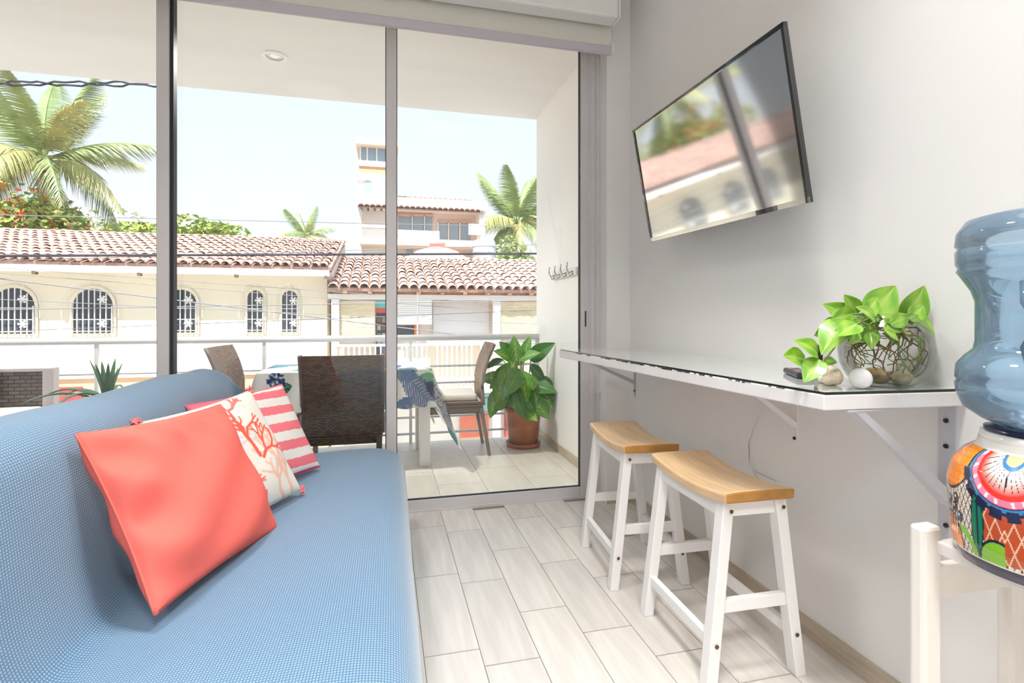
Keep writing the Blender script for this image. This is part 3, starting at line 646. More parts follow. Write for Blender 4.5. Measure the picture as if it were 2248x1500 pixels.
# talavera crock: painted on a dense turned body
def talavera(n=600, m=260):
    zs = np.linspace(0, 1, m); Hc = 0.225
    ctrlz = [0, 0.06, 0.2, 0.45, 0.62, 0.78, 0.88, 0.94, 1.0]; ctrlr = [0.132, 0.138, 0.1435, 0.1465, 0.1475, 0.139, 0.122, 0.104, 0.100]
    rs = np.interp(zs, ctrlz, ctrlr); k = np.hanning(9); k /= k.sum(); rs = np.convolve(np.pad(rs, 4, 'edge'), k, 'valid')
    A = np.linspace(0, 2*PI, n, endpoint=False); AA, ZZ = np.meshgrid(A, zs); RR = np.repeat(rs[:, None], n, 1)
    P = np.stack([RR*np.cos(AA), RR*np.sin(AA), ZZ*Hc], -1)
    c = np.empty(P.shape); cream = np.array((0.82, 0.74, 0.60)); c[:] = cream
    navy = np.array((0.012, 0.012, 0.05)); orange = np.array((0.95, 0.26, 0.02)); red = np.array((0.72, 0.03, 0.02)); rust = np.array((0.50, 0.07, 0.015)); green = np.array((0.01, 0.20, 0.09)); lime = np.array((0.22, 0.50, 0.02)); teal = np.array((0.05, 0.22, 0.45))
    # pattern repeats four times round; q in [-1,1] across one repeat, centred on the red flower (front of the camera = 226 deg)
    a0 = math.radians(232); per = PI/2
    q = ((AA-a0+per/2) % per - per/2)/(per/2); z = ZZ
    def setm(mask, col): c[mask] = col
    hx = q*1.55; 
    l1 = np.abs(((hx+z*1.25)*7.5) % 1-0.5) < 0.09; l2 = np.abs(((hx-z*1.25)*7.5) % 1-0.5) < 0.09
    dots = (np.hypot(((hx+z*1.25)*7.5) % 1-0.02, ((hx-z*1.25)*7.5) % 1-0.02) < 0.17)
    setm(dots, (0.75, 0.12, 0.05)); setm(l1 | l2, navy)
    # rust lattice panels beyond the leaf
    pan = (np.abs(q) > 0.70) & (z > 0.12) & (z < 0.66); setm(pan, rust)
    setm(pan & ((np.abs(((hx+z*1.1)*4) % 1-0.5) < 0.05) | (np.abs(((hx-z*1.1)*4) % 1-0.5) < 0.05)), (0.85, 0.62, 0.40))
    # leaves
    for qc, zc, w, h, col in ((0.62, 0.38, 0.085, 0.30, green), (-0.62, 0.38, 0.085, 0.30, green)):
        d = np.abs(q-qc)/w+((z-zc)/h)**2; setm(d < 1.25, navy); setm(d < 1.0, col); setm((np.abs(q-qc) < 0.012) & (d < 0.8), navy)
    d = np.hypot((q-0.30)/0.30, (z-0.08)/0.22); setm((d < 1.0) & (d > 0.72) & (z > 0.1), lime); d = np.hypot((q+0.30)/0.30, (z-0.08)/0.22); setm((d < 1.0) & (d > 0.72) & (z > 0.1), lime)
    d = np.hypot((q-0.9)/0.26, (z-0.10)/0.18); setm(d < 1.0, lime); setm(np.abs(d-1.0) < 0.06, navy)
    # orange petals between repeats and low on the body
    for qc, zc, w, h in ((0.0, 0.16, 0.30, 0.20),):
        d = np.hypot((q-qc)/w, (z-zc)/h); setm(d < 1.08, navy); setm(d < 0.98, orange); setm((d < 0.98) & (np.abs((z*22) % 1-0.5) < 0.06), (0.95, 0.55, 0.22))
    for k in range(-3, 4):
        d = np.hypot((q-k*0.075-0.0)/0.018, (z-0.33+abs(k)*0.012)/0.10); setm(d < 1, navy)
    for qc, zc in ((-0.16, 0.42), (0.16, 0.42), (-0.2, 0.50), (0.2, 0.5), (0.0, 0.46), (-0.28, 0.36), (0.28, 0.36)):
        d = np.hypot((q-qc)/0.075, (z-zc)/0.045); setm(d < 1, navy); setm(np.hypot((q-qc+0.02)/0.02, (z-zc-0.012)/0.014) < 1, (0.8, 0.8, 0.85))
    # shoulder: red half flower centred at |q|=1, orange shoulder at q=0
    d = np.hypot(q/0.42, (z-0.80)/0.22); setm(d < 1.1, navy); setm(d < 1.0, orange); setm((d < 1.0) & (np.hypot(((q*14) % 1)-0.5, ((z*16) % 1)-0.5) < 0.12), (0.3, 0.08, 0.01))
    qe = 1-np.abs(q); d = np.hypot(qe/0.60, (z-0.96)/0.40); ang = np.arctan2(0.96-z, qe*0.7)
    setm(d < 1.16, navy); setm((d < 1.10) & (d > 1.02), teal)
    setm(d < 1.0, red); setm((d < 0.99) & (d > 0.86), np.array((0.80, 0.22, 0.35))); w_ = np.clip((0.78-d)/0.3, 0, 1)[..., None]; inn = d < 0.78; c[inn] = (red*(1-w_)+np.array((0.9, 0.8, 0.72))*w_)[inn]
    setm((d < 0.72) & (np.abs((ang*5.5) % 1-0.5) < 0.07), navy); setm(d < 0.33, teal); setm(d < 0.25, (0.8, 0.6, 0.3))
    setm((np.abs(d-0.93) < 0.05) & (np.abs((ang*4.0) % 1-0.5) < 0.14), (0.9, 0.85, 0.82))
    scal = np.abs(d-1.16) < 0.10; setm(scal & (np.abs((ang*3.2) % 1-0.5) < 0.38) & (z < 0.78), navy)
    setm(z < 0.085, navy); setm((z >= 0.085) & (z < 0.10), cream); setm(z > 0.93, (0.82, 0.79, 0.73))
    mb = MB(); rows = [[tuple(p) for p in r]+[tuple(r[0])] for r in P]; mb.grid(rows); cc = np.concatenate([c, c[:, :1]], 1).reshape(-1, 3)
    return mb, cc, rs, Hc
ck = empty('water_crock', (DC.x, DC.y, ZS)); tag(ck, 'hand painted colourful ceramic water crock on the white stand', 'water crock')
tmb, tcol, trs, THc = talavera()
tmb.build('painted_body', mat('talavera_glaze', (1, 1, 1), 0.12, attr='paint', coat=0.6), ck, smooth=True, colors=tcol)
MB().lathe([(0.001, 0.002), (0.130, 0.002), (0.130, 0.006)], n=40, cap=False).build('base', M_cream, ck)
MB().lathe([(0.100, THc), (0.099, THc+0.012), (0.092, THc+0.014), (0.090, THc-0.02)], n=48, cap=False).build('neck_ring', mat('glazed_white', (0.82, 0.79, 0.74), 0.15, coat=0.5), ck, smooth=True)
MB().lathe([(0.092, THc+0.006), (0.094, THc+0.020), (0.080, THc+0.026), (0.060, THc+0.02)], n=48, cap=False).build('seal_ring', mat('navy_glaze', (0.012, 0.012, 0.05), 0.2), ck, smooth=True)
# tap on the side that faces the room
ta = math.radians(216); tdir = Vector((math.cos(ta), math.sin(ta), 0)); tb = tdir*0.138+Vector((0, 0, 0.038))
tp = MB().tube([tb, tb+tdir*0.035], 0.012, 12).tube([tb+tdir*0.028+Vector((0, 0, 0.014)), tb+tdir*0.030+Vector((0, 0, -0.035))], [0.014, 0.010], 12).tube([tb+tdir*0.028+Vector((0, 0, 0.014)), tb+tdir*0.034+Vector((-0.012, 0.014, 0.048))], [0.011, 0.009], 10)
side = Vector((-tdir.y, tdir.x, 0)); tp.tube([tb+tdir*0.03, tb+tdir*0.045+side*0.026+Vector((0, 0, -0.004))], [0.011, 0.013], 10)
tp.build('tap', mat('white_tap', (0.82, 0.78, 0.70), 0.35), ck, smooth=True)
bo = empty('water_bottle', (DC.x, DC.y, ZS+THc)); tag(bo, 'large translucent blue water bottle upside down on the crock', 'water bottle')
M_bot = clear_mat('blue_bottle', (0.80, 0.90, 0.97), refl=0.9, diff=0.22, dcol=(0.42, 0.62, 0.82), rough=0.06)
bp_ = [(0.028, -0.03), (0.030, 0.01), (0.060, 0.022), (0.098, 0.035), (0.124, 0.055), (0.134, 0.080), (0.136, 0.098), (0.132, 0.104), (0.136, 0.110), (0.134, 0.135), (0.122, 0.152), (0.109, 0.165), (0.106, 0.18), (0.106, 0.255), (0.112, 0.275), (0.126, 0.300),
       (0.134, 0.312), (0.131, 0.319), (0.135, 0.326), (0.136, 0.350), (0.131, 0.356), (0.136, 0.362), (0.134, 0.385), (0.120, 0.408), (0.095, 0.415), (0.02, 0.408), (0.001, 0.408)]
MB().lathe(bp_, n=64, cap=False).build('shell', M_bot, bo, smooth=True)
MB().lathe([(r*0.975, z) for r, z in bp_[1:20]], n=48).build('water', clear_mat('blue_water', (0.90, 0.95, 0.985), refl=0.2), bo, smooth=True)
ha = math.radians(200); hd = Vector((math.cos(ha), math.sin(ha), 0))
MB().tube([hd*0.108+Vector((0, 0, 0.150)), hd*0.122+Vector((0, 0, 0.175)), hd*0.122+Vector((0, 0, 0.25)), hd*0.115+Vector((0, 0, 0.285))], [0.016, 0.018, 0.018, 0.02], 14).build('handle', M_bot, bo, smooth=True)

# ================================================================ balcony furniture
def wicker(name, col, sc=70.0):
    if name in MATS: return MATS[name]
    m = mat(name, col, 0.5, var=0.18, vscale=30); N = m.node_tree.nodes; L = m.node_tree.links; p = N['Principled BSDF']
    t = N.new('ShaderNodeTexCoord'); br = N.new('ShaderNodeTexBrick'); br.inputs['Scale'].default_value = sc; br.inputs['Mortar Size'].default_value = 0.05; br.inputs['Brick Width'].default_value = 0.9; br.inputs['Row Height'].default_value = 0.35
    mp = N.new('ShaderNodeMapping'); mp.inputs['Rotation'].default_value = (PI/2, 0, 0); L.new(t.outputs['Object'], mp.inputs[0]); L.new(mp.outputs[0], br.inputs[0])
    bp = N.new('ShaderNodeBump'); bp.inputs['Strength'].default_value = 0.9; bp.inputs['Distance'].default_value = 0.004; bp.invert = True
    br.inputs['Color1'].default_value = (*[c*1.25 for c in col], 1); br.inputs['Color2'].default_value = (*[c*0.7 for c in col], 1); br.inputs['Mortar'].default_value = (*[c*0.2 for c in col], 1); L.new(br.outputs['Color'], p.inputs['Base Color']); L.new(br.outputs['Fac'], bp.inputs['Height']); L.new(bp.outputs[0], p.inputs['Normal']); return m
M_wick = wicker('brown_wicker', (0.235, 0.155, 0.11), 34.0)
M_wleg = mat('wicker_leg', (0.20, 0.16, 0.145), 0.5, bump=0.3, bscale=120)
def make_chair():
    e = empty('wicker_chair'); hw = 0.225; rows = []
    mb = MB()
    def yb(z): t = (z-0.40)/0.47; return -0.215-0.02*math.sin(t*PI)*-1-0.085*t*t
    for side_, off in ((0, 0.0), (1, -0.022)):
        P = []
        for i in range(13):
            z = 0.40+0.47*i/12; row = []
            for j in range(9):
                s_ = j/8*2-1; row.append((s_*hw*(1-0.02*i/12), yb(z)+off-0.018*(1-s_*s_), z))
            P.append(row)
        mb.grid(P, flip=(side_ == 1))
    n0 = 13*9
    for i in range(12):
        for j in (0, 8):
            q = (i*9+j, (i+1)*9+j, n0+(i+1)*9+j, n0+i*9+j); mb.f.append(q if j == 0 else q[::-1]); mb.mi.append(0)
    for j in range(8): mb.f.append((12*9+j, 12*9+j+1, n0+12*9+j+1, n0+12*9+j)); mb.mi.append(0)
    mb.build('backrest', M_wick, e, smooth=False)
    fr_ = MB()
    for sx_ in (-1, 1): fr_.tube([(sx_*hw, yb(0.40+0.47*i/8)-0.011, 0.40+0.47*i/8) for i in range(9)], 0.014, 8)
    fr_.build('back_frame', M_wleg, e, smooth=True)
    MB().box(-hw, hw, -0.225, 0.225, 0.375, 0.43).build('seat', M_wick, e, bevel=0.01)
    MB().box(-hw+0.01, hw-0.01, -0.205, 0.215, 0.335, 0.375).build('apron', M_wick, e)
    for sx_ in (-1, 1):
        MB().bar((sx_*0.205, 0.21, 0), (sx_*0.205, 0.20, 0.38), 0.026, 0.026, 0, 0.034, 0.034).build('leg', M_wleg, e, bevel=0.004)
        MB().bar((sx_*0.200, -0.275, 0), (sx_*0.205, -0.205, 0.40), 0.026, 0.026, 0, 0.034, 0.034).build('leg', M_wleg, e, bevel=0.004)
    return e
c2 = make_chair(); c2.location = (-0.235, 3.42, 0); tag(c2, 'brown wicker chair with its back to the sliding door', 'chair', 'wicker dining chairs')
c3 = copy_tree(c2); c3.location = (0.535, 4.22, 0); c3.rotation_euler = (0, 0, PI/2-0.05); tag(c3, 'wicker chair right of the table beside the potted plant', 'chair', 'wicker dining chairs')
c1 = copy_tree(c2); c1.location = (-0.875, 4.2, 0); c1.rotation_euler = (0, 0, -PI/2-0.1); tag(c1, 'wicker chair at the left end of the table behind the sofa', 'chair', 'wicker dining chairs')
cc_ = empty('seat_cushion', (0.535, 4.22, 0.43), PI/2-0.05); tag(cc_, 'cream seat cushion on the wicker chair beside the potted plant', 'cushion')
MB().box(-0.20, 0.20, -0.18, 0.22, 0.002, 0.052).build('pad', mat('cream_canvas', (0.78, 0.74, 0.66), 0.9), cc_, bevel=0.018)
for sx_ in (-1, 1): MB().tube([(sx_*0.19, -0.18, 0.02), (sx_*0.215, -0.20, 0.0), (sx_*0.22, -0.205, -0.03)], 0.005, 6).build('tie', mat('cream_canvas', (0.78, 0.74, 0.66), 0.9), cc_)
# table
TX0, TX1, TY0, TY1, TZ = -0.83, 0.33, 3.80, 4.40, 0.71
tb_ = empty('dining_table', ((TX0+TX1)/2, (TY0+TY1)/2, 0)); tag(tb_, 'white balcony table hidden under a leaf patterned cloth', 'table')
hx, hy = (TX1-TX0)/2, (TY1-TY0)/2
MB().box(-hx, hx, -hy, hy, TZ-0.03, TZ-0.003).build('tabletop', M_white, tb_, bevel=0.004)
for sx_ in (-1, 1):
    for sy in (-1, 1): MB().box(sx_*(hx-0.045)-0.038, sx_*(hx-0.045)+0.038, sy*(hy-0.045)-0.038, sy*(hy-0.045)+0.038, 0, TZ-0.03).build('leg', M_white, tb_, bevel=0.006)
def tablecloth():
    ov = 0.29; nx, ny = 330, 200; xs = np.linspace(-hx-ov, hx+ov, nx); ys = np.linspace(-hy-ov, hy+ov, ny); X, Y = np.meshgrid(xs, ys)
    ex = np.clip(np.abs(X)-hx-0.004, 0, None); ey = np.clip(np.abs(Y)-hy-0.004, 0, None)
    drop = ex+ey; sxg, syg = np.sign(X), np.sign(Y); corner = np.minimum(ex, ey)
    flare = 0.06*drop+np.where(Y < 0, 0.55, 0.12)*corner+0.012*np.sin(26*X+3)*np.clip(ey*6, 0, 1)+0.012*np.sin(24*Y+1)*np.clip(ex*6, 0, 1)
    PX = np.clip(X, -hx-0.006, hx+0.006)+sxg*flare*(ex > 0)+0.0; PY = np.clip(Y, -hy-0.006, hy+0.006)+syg*flare*(ey > 0)
    PZ = TZ+0.002-drop*0.97+0.004*np.sin(40*(X+Y))*np.clip(drop*5, 0, 1)
    c = np.empty(X.shape+(3,)); c[:] = (0.82, 0.82, 0.82); r = random.Random(5)
    navy, blue, teal, green, dk = (0.02, 0.04, 0.13), (0.05, 0.13, 0.32), (0.03, 0.20, 0.24), (0.10, 0.38, 0.16), (0.01, 0.10, 0.09)
    def frond(x, y, a, L, col, nl=15, w=0.006):
        segs = [(x, y, x+L*math.cos(a), y+L*math.sin(a), w*0.7)]
        for i in range(1, nl):
            t = i/nl; px, py = x+L*t*math.cos(a), y+L*t*math.sin(a); l = L*0.42*math.sin(PI*(0.15+0.8*t))
            for sg in (-1, 1): b = a+sg*0.75; segs.append((px, py, px+l*math.cos(b), py+l*math.sin(b), w))
        m = seg_mask(X, Y, segs, 0.004)[..., None]; c[:] = c*(1-m)+np.array(col)*m
    def blob(x, y, a, L, Wd, col, vein=(0.25, 0.5, 0.35)):
        u = (X-x)*math.cos(a)+(Y-y)*math.sin(a); v = -(X-x)*math.sin(a)+(Y-y)*math.cos(a); t = u/L
        ins = (t > 0) & (t < 1); hwid = Wd*np.sin(PI*np.clip(t, 0, 1))**0.8; msk = ins & (np.abs(v) < hwid); c[msk] = col
        c[msk & ((np.abs(v) < 0.0025) | (np.abs(((t*9-np.abs(v)/Wd*1.2) % 1)-0.5) < 0.06))] = vein
    for k in range(40):
        x, y = r.uniform(-hx-ov, hx+ov), r.uniform(-hy-ov, hy+ov); a = r.uniform(0, 2*PI)
        if k % 3 == 0: blob(x, y, a, r.uniform(0.13, 0.2), r.uniform(0.03, 0.05), r.choice([dk, teal, green, navy]))
        else: frond(x, y, a, r.uniform(0.2, 0.32), r.choice([navy, blue, teal, (0.12, 0.22, 0.30)]))
    blob(-hx+0.30, -hy-0.05, -0.6, 0.15, 0.035, green, (0.5, 0.75, 0.5)); blob(-hx+0.22, -hy-0.10, 3.4, 0.15, 0.045, dk); frond(hx-0.22, -hy+0.0, -0.9, 0.32, blue); frond(hx-0.05, -hy-0.10, -0.6, 0.26, navy, w=0.008); blob(hx-0.1, -hy-0.02, 2.6, 0.2, 0.03, navy)
    for k in range(60):
        a = r.uniform(0, 2*PI); rr = 0.055*math.sqrt(r.random()); d = np.hypot(X-(-hx+0.12+rr*math.cos(a)), Y-(-hy-0.06+rr*math.sin(a))); c[d < 0.008] = blue if k % 2 else navy
    mb = MB().grid([[(PX[i, j], PY[i, j], PZ[i, j]) for j in range(nx)] for i in range(ny)])
    o = mb.build('tablecloth', mat('printed_tablecloth', (1, 1, 1), 0.7, attr='paint', spec=0.3), None, True, c.reshape(-1, 3), loc=((TX0+TX1)/2, (TY0+TY1)/2, 0))
    tag(o, 'white tablecloth printed with blue and green leaves draped over the balcony table', 'tablecloth')
tablecloth()
# folded pale cloth lying on the table
fc = MB(); fc.grid([[(-0.16+0.32*i/16, -0.10+0.2*j/10, 0.012+0.010*math.sin(i*0.7)*math.cos(j*0.6)+0.016*math.sin(PI*j/10)) for i in range(17)] for j in range(11)])
fco = fc.build('folded_cloth', mat('pale_blue_cloth', (0.62, 0.70, 0.82), 0.9), None, True, loc=(-0.42, 4.2, TZ)); fco.modifiers.new('solid', 'SOLIDIFY').thickness = 0.012
tag(fco, 'pale blue folded cloth lying on the balcony table', 'cloth')
# wicker loveseat at the left
lv = empty('wicker_loveseat', (-2.75, 4.0, 0)); tag(lv, 'brown wicker loveseat on the balcony at the left edge', 'loveseat')
M_wick2 = wicker('dark_wicker', (0.14, 0.10, 0.09), 14.0); M_frame = mat('mauve_grey_frame', (0.50, 0.44, 0.46), 0.5)
MB().box(-0.62, 0.55, 0.10, 0.15, 0.30, 0.725).build('back_panel', M_wick2, lv, bevel=0.01)
for x in (-0.65, 0.58): MB().box(x-0.032, x+0.032, 0.085, 0.155, 0, 0.75).build('post', M_frame, lv, bevel=0.006)
MB().box(-0.62, 0.55, 0.09, 0.16, 0.725, 0.75).build('top_bar', M_frame, lv, bevel=0.006)
MB().box(-0.65, 0.60, -0.50, 0.12, 0.18, 0.36).build('seat_base', M_wick2, lv, bevel=0.01)
for x in (-0.62, 0.56):
    for y in (-0.46, 0.1): MB().box(x-0.03, x+0.03, y-0.03, y+0.03, 0, 0.18).build('leg', M_frame, lv)
sc_ = MB().box(-0.60, 0.58, -0.50, 0.09, 0.362, 0.50).build('bench_cushion', mat('white_canvas', (0.80, 0.78, 0.77), 0.9), None, bevel=0.03, loc=(-2.75, 4.0, 0)); tag(sc_, 'white seat cushion on the wicker loveseat', 'cushion')
tcus = empty('turquoise_cushion', (-2.62, 3.98, 0.62)); tag(tcus, 'turquoise cushion leaning on the wicker loveseat at the left edge', 'cushion')
tq = MB(); 
for sgn in (1, -1): tq.grid([[(-0.19+0.38*i/14, sgn*0.055*((1-(i/7-1)**2)*(1-(j/7-1)**2))**0.45*1.0+0.06*(j/14), -0.11+0.25*j/14*0.9) for i in range(15)] for j in range(15)], flip=(sgn > 0))
tq.build('cover', mat('turquoise_cotton', (0.25, 0.58, 0.58), 0.9, var=0.2, vscale=20), tcus, True)
# spiky potted aloe
ap = Vector((-1.62, 3.62, 0)); ag = empty('pot_plant', ap); tag(ag, 'spiky green aloe in an ochre pot behind the sofa', 'plant')
pot = MB().lathe([(0.09, 0), (0.13, 0.10), (0.155, 0.30), (0.15, 0.48), (0.125, 0.56), (0.135, 0.585), (0.12, 0.585), (0.11, 0.55)], n=36, cap=False); pot.build('pot', mat('ochre_glaze', (0.62, 0.38, 0.16), 0.35, var=0.2, vscale=9), ag, True)
MB().lathe([(0.001, 0.552), (0.112, 0.552)], n=24, cap=False).build('soil', mat('soil', (0.06, 0.04, 0.03), 0.95), ag)
M_aloe = mat('aloe_green', (0.055, 0.15, 0.075), 0.45, var=0.25, vscale=12)
for i in range(19):
    a = 2*PI*i/19*2.6+0.3; up = 1.05 if i < 11 else 1.6; L = random.uniform(0.34, 0.46) if i < 11 else random.uniform(0.17, 0.24); mb = MB(); P = []
    for k in range(10):
        t = k/9; rad = L*(t if i < 11 else t*0.35); z = 0.56+L*(up*t-(up*0.95 if i < 11 else 0.1)*t*t*0.9)*0.75; w = (0.020 if i < 11 else 0.024)*(1-t)**0.7+0.001
        d = Vector((math.cos(a), math.sin(a), 0)); s_ = Vector((-d.y, d.x, 0)); c_ = d*rad+Vector((0, 0, z)); P.append([c_-s_*w+Vector((0, 0, w*0.35)), c_+Vector((0, 0, -w*0.2)), c_+s_*w+Vector((0, 0, w*0.35))])
    mb.grid(P); o = mb.build('leaf', M_aloe, ag, True); o.modifiers.new('solid', 'SOLIDIFY').thickness = 0.005
# dieffenbachia in terracotta pot
dp = Vector((1.135, 4.235, 0)); dg = empty('potted_dieffenbachia', dp); tag(dg, 'leafy dieffenbachia in a terracotta pot in the balcony corner', 'plant')
M_terra = mat('terracotta', (0.46, 0.17, 0.08), 0.4, var=0.08, vscale=6)
MB().lathe([(0.112, 0.02), (0.118, 0.022), (0.150, 0.285), (0.158, 0.290), (0.160, 0.325), (0.150, 0.327), (0.143, 0.28)], n=44, cap=False).build('pot', M_terra, dg, True)
MB().lathe([(0.125, 0.0), (0.140, 0.006), (0.148, 0.038), (0.140, 0.040), (0.132, 0.012), (0.001, 0.012)], n=44, cap=False).build('saucer', mat('terracotta_dark', (0.38, 0.10, 0.06), 0.4), dg, True)
MB().lathe([(0.001, 0.295), (0.144, 0.295)], n=24, cap=False).build('soil', mat('soil', (0.06, 0.04, 0.03), 0.95), dg)
me_d = [leaf_mesh('leaf', 0.30, 0.15, 0.2, d, ovate, p, n=40, m=17) for d, p in ((0.12, p_dief), (0.25, p_dief2), (0.3, p_dark))]
def dpx(x, y, dy): return onY(x, y, dp.y+dy)-dp
dl = [((1135, 800), (1128, 752), -0.05, 1), ((1140, 790), (1172, 772), -0.10, 1), ((1165, 790), (1226, 738), -0.05, 2), ((1150, 800), (1095, 752), 0.03, 2), ((1130, 795), (1095, 845), -0.08, 1), ((1125, 800), (1072, 860), 0.02, 1), ((1150, 815), (1150, 870), -0.12, 1), ((1165, 800), (1190, 830), -0.05, 2),
      ((1185, 832), (1208, 892), -0.12, 0), ((1180, 828), (1228, 880), 0.0, 2), ((1110, 815), (1085, 880), -0.1, 1), ((1150, 830), (1125, 880), 0.05, 2), ((1125, 840), (1110, 890), 0.0, 1), ((1140, 840), (1165, 890), -0.13, 2), ((1105, 790), (1068, 800), 0.04, 2), ((1140, 770), (1110, 750), 0.08, 2), ((1170, 850), (1205, 905), 0.08, 1), ((1120, 860), (1090, 900), 0.07, 1), ((1150, 900), (1168, 912), -0.16, 1), ((1120, 790), (1100, 770), -0.1, 1), ((1140, 810), (1118, 860), -0.14, 2), ((1160, 820), (1180, 870), -0.1, 1), ((1110, 830), (1062, 830), 0.0, 1), ((1150, 780), (1160, 745), 0.0, 1), ((1130, 850), (1140, 905), -0.15, 2), ((1165, 845), (1222, 850), -0.06, 2), ((1100, 850), (1078, 905), -0.05, 1), ((1160, 860), (1200, 915), -0.12, 1)]
for i, (b, t, dy, kd) in enumerate(dl):
    pb = dpx(*b, dy*0.6); pt_ = dpx(*t, dy*1.6-0.03)
    if pt_.x+dp.x > XB-0.03: rr_ = ray(*t); pt_ = Vector((0, 0, EYE))+rr_*((XB-0.03)/rr_.x)-dp
    if pb.x+dp.x > XB-0.06: rr_ = ray(*b); pb = Vector((0, 0, EYE))+rr_*((XB-0.06)/rr_.x)-dp
    d = pt_-pb; L = min(d.length*1.12, 0.27)
    o = inst(me_d[kd], 'leaf', dg); orient(o, pb, d, random.uniform(-0.5, 0.5)); s_ = L/0.285; o.scale = (s_, s_*1.0, s_)
    clear_of(o, dp.x, XB-0.006)
    st_ = Vector((random.uniform(-0.04, 0.04), random.uniform(-0.04, 0.04), 0.29))
    MB().tube([st_, st_.lerp(pb, 0.55)+Vector((0, 0, 0.04)), pb], [0.009, 0.006, 0.004], 6).build('stem', M_stem if i % 2 else mat('brown_stem', (0.22, 0.13, 0.07), 0.6), dg, True)
# hook rack on the balcony wall
hk = empty('hook_rack', (XB, 3.80, 1.44)); tag(hk, 'small whitewashed hook rack on the balcony side wall', 'hook rack')
MB().box(-0.018, 0, -0.27, 0.27, -0.05, 0.01).build('board', mat('whitewash', (0.72, 0.70, 0.67), 0.7, var=0.15, vscale=25), hk, bevel=0.003)
for k in range(4):
    y = -0.21+0.14*k; MB().tube([(-0.018, y, -0.02), (-0.05, y, -0.03), (-0.065, y, 0.0), (-0.06, y, 0.045)], 0.006, 6).tube([(-0.018, y, -0.035), (-0.04, y, -0.055), (-0.05, y, -0.035)], 0.005, 6).build('hook', mat('hook_grey', (0.5, 0.5, 0.5), 0.4, metal=0.5), hk, True)

# ================================================================ across the street
YF = 14.0; GZ = -3.3
struct(MB().box(-60, 60, 3.05, 13.4, GZ-0.2, GZ).build('street', mat('asphalt', (0.48, 0.47, 0.45), 0.9, var=0.1, vscale=1)), 'grey street below the balcony')
struct(MB().box(-60, 60, 12.6, 120, GZ-0.2, GZ+0.12).build('ground', mat('pale_ground', (0.45, 0.42, 0.38), 0.9)), 'pale ground across the street')
M_ywall = mat('cream_house_wall', (0.84, 0.76, 0.60), 0.85, var=0.03, vscale=1.0)
M_wwall = mat('white_house_wall', (0.82, 0.80, 0.77), 0.85, var=0.02, vscale=1.0)
M_peach = mat('peach_wall', (0.74, 0.50, 0.30), 0.85, var=0.05, vscale=1.0)
M_dark = mat('dark_opening', (0.05, 0.06, 0.08), 0.4)
M_tile = mat('clay_roof_tile', (0.64, 0.44, 0.38), 0.9, spec=0.05, var=0.22, vscale=2.0, rand=0.14)
M_pan = mat('clay_roof_pan', (0.40, 0.26, 0.22), 0.9, spec=0.05, var=0.2, vscale=3.0)
def tile_mesh(w, L):
    mb = MB(); n = 7; v = []
    for y, k in ((0, 1.0), (L, 0.86)):
        for r, dz in ((w/2*k, 0.0), (w/2*k-0.012, -0.004)):
            for i in range(n): a = PI*i/(n-1); v.append((-r*math.cos(a), y, r*0.85*math.sin(a)+dz+(0.03 if y == 0 else 0.0)))
    f = []
    for i in range(n-1):
        f += [(i, i+1, 2*n+i+1, 2*n+i), (n+i+1, n+i, 3*n+i, 3*n+i+1), (i+1, i, n+i, n+i+1), (2*n+i, 2*n+i+1, 3*n+i+1, 3*n+i)]
    return mb.add(v, f)
def tiled_roof(parent, x0, x1, y0, z0, y1, z1, w, Lr, nind):
    sl = math.atan2(z1-z0, y1-y0); length = math.hypot(y1-y0, z1-z0); nc = int((x1-x0)/w); nr = int(length/Lr)
    roof = empty('roof', (x0, y0, z0)); roof.parent = parent; roof.rotation_euler = (sl, 0, 0)
    MB().box(0, x1-x0, 0, length, -0.09, -0.01).build('roof_deck', M_pan, roof)
    tm = tile_mesh(w*0.92, Lr*1.12); me = tm.mesh('roof_tile', M_tile, True); rest = MB(); k = 0
    for r in range(nr):
        for c in range(nc):
            p = ((c+0.5)*w+random.gauss(0, 0.006), r*Lr-0.06+random.gauss(0, 0.012), random.gauss(0, 0.004)); a = random.gauss(0, 0.02)
            if k < nind: inst(me, 'roof_tile', roof, p, (0, 0, a))
            else: rest.add([(x+p[0], y+p[1], z+p[2]) for x, y, z in tm.v], tm.f)
            k += 1
    if rest.v: rest.build('roof_tiles', M_tile, roof, True)['kind'] = 'stuff'
    return roof
def arch(w, h, n=12):
    """outline of an arched opening, origin at sill centre, in x/z"""
    r = w/2; rise = min(r, h*0.5); pts = [(-r, 0), (r, 0)]
    return pts+[(r*math.cos(PI*i/n), h-rise+rise*math.sin(PI*i/n)) for i in range(n+1)]
def flat(pts, y0, y1):
    n = len(pts); return MB().add([(x, y0, z) for x, z in pts]+[(x, y1, z) for x, z in pts], [tuple(range(n)), tuple(range(2*n-1, n-1, -1))]+[(i, n+i, n+(i+1) % n, (i+1) % n) for i in range(n)])
M_grille = mat('white_iron', (0.78, 0.77, 0.75), 0.5)
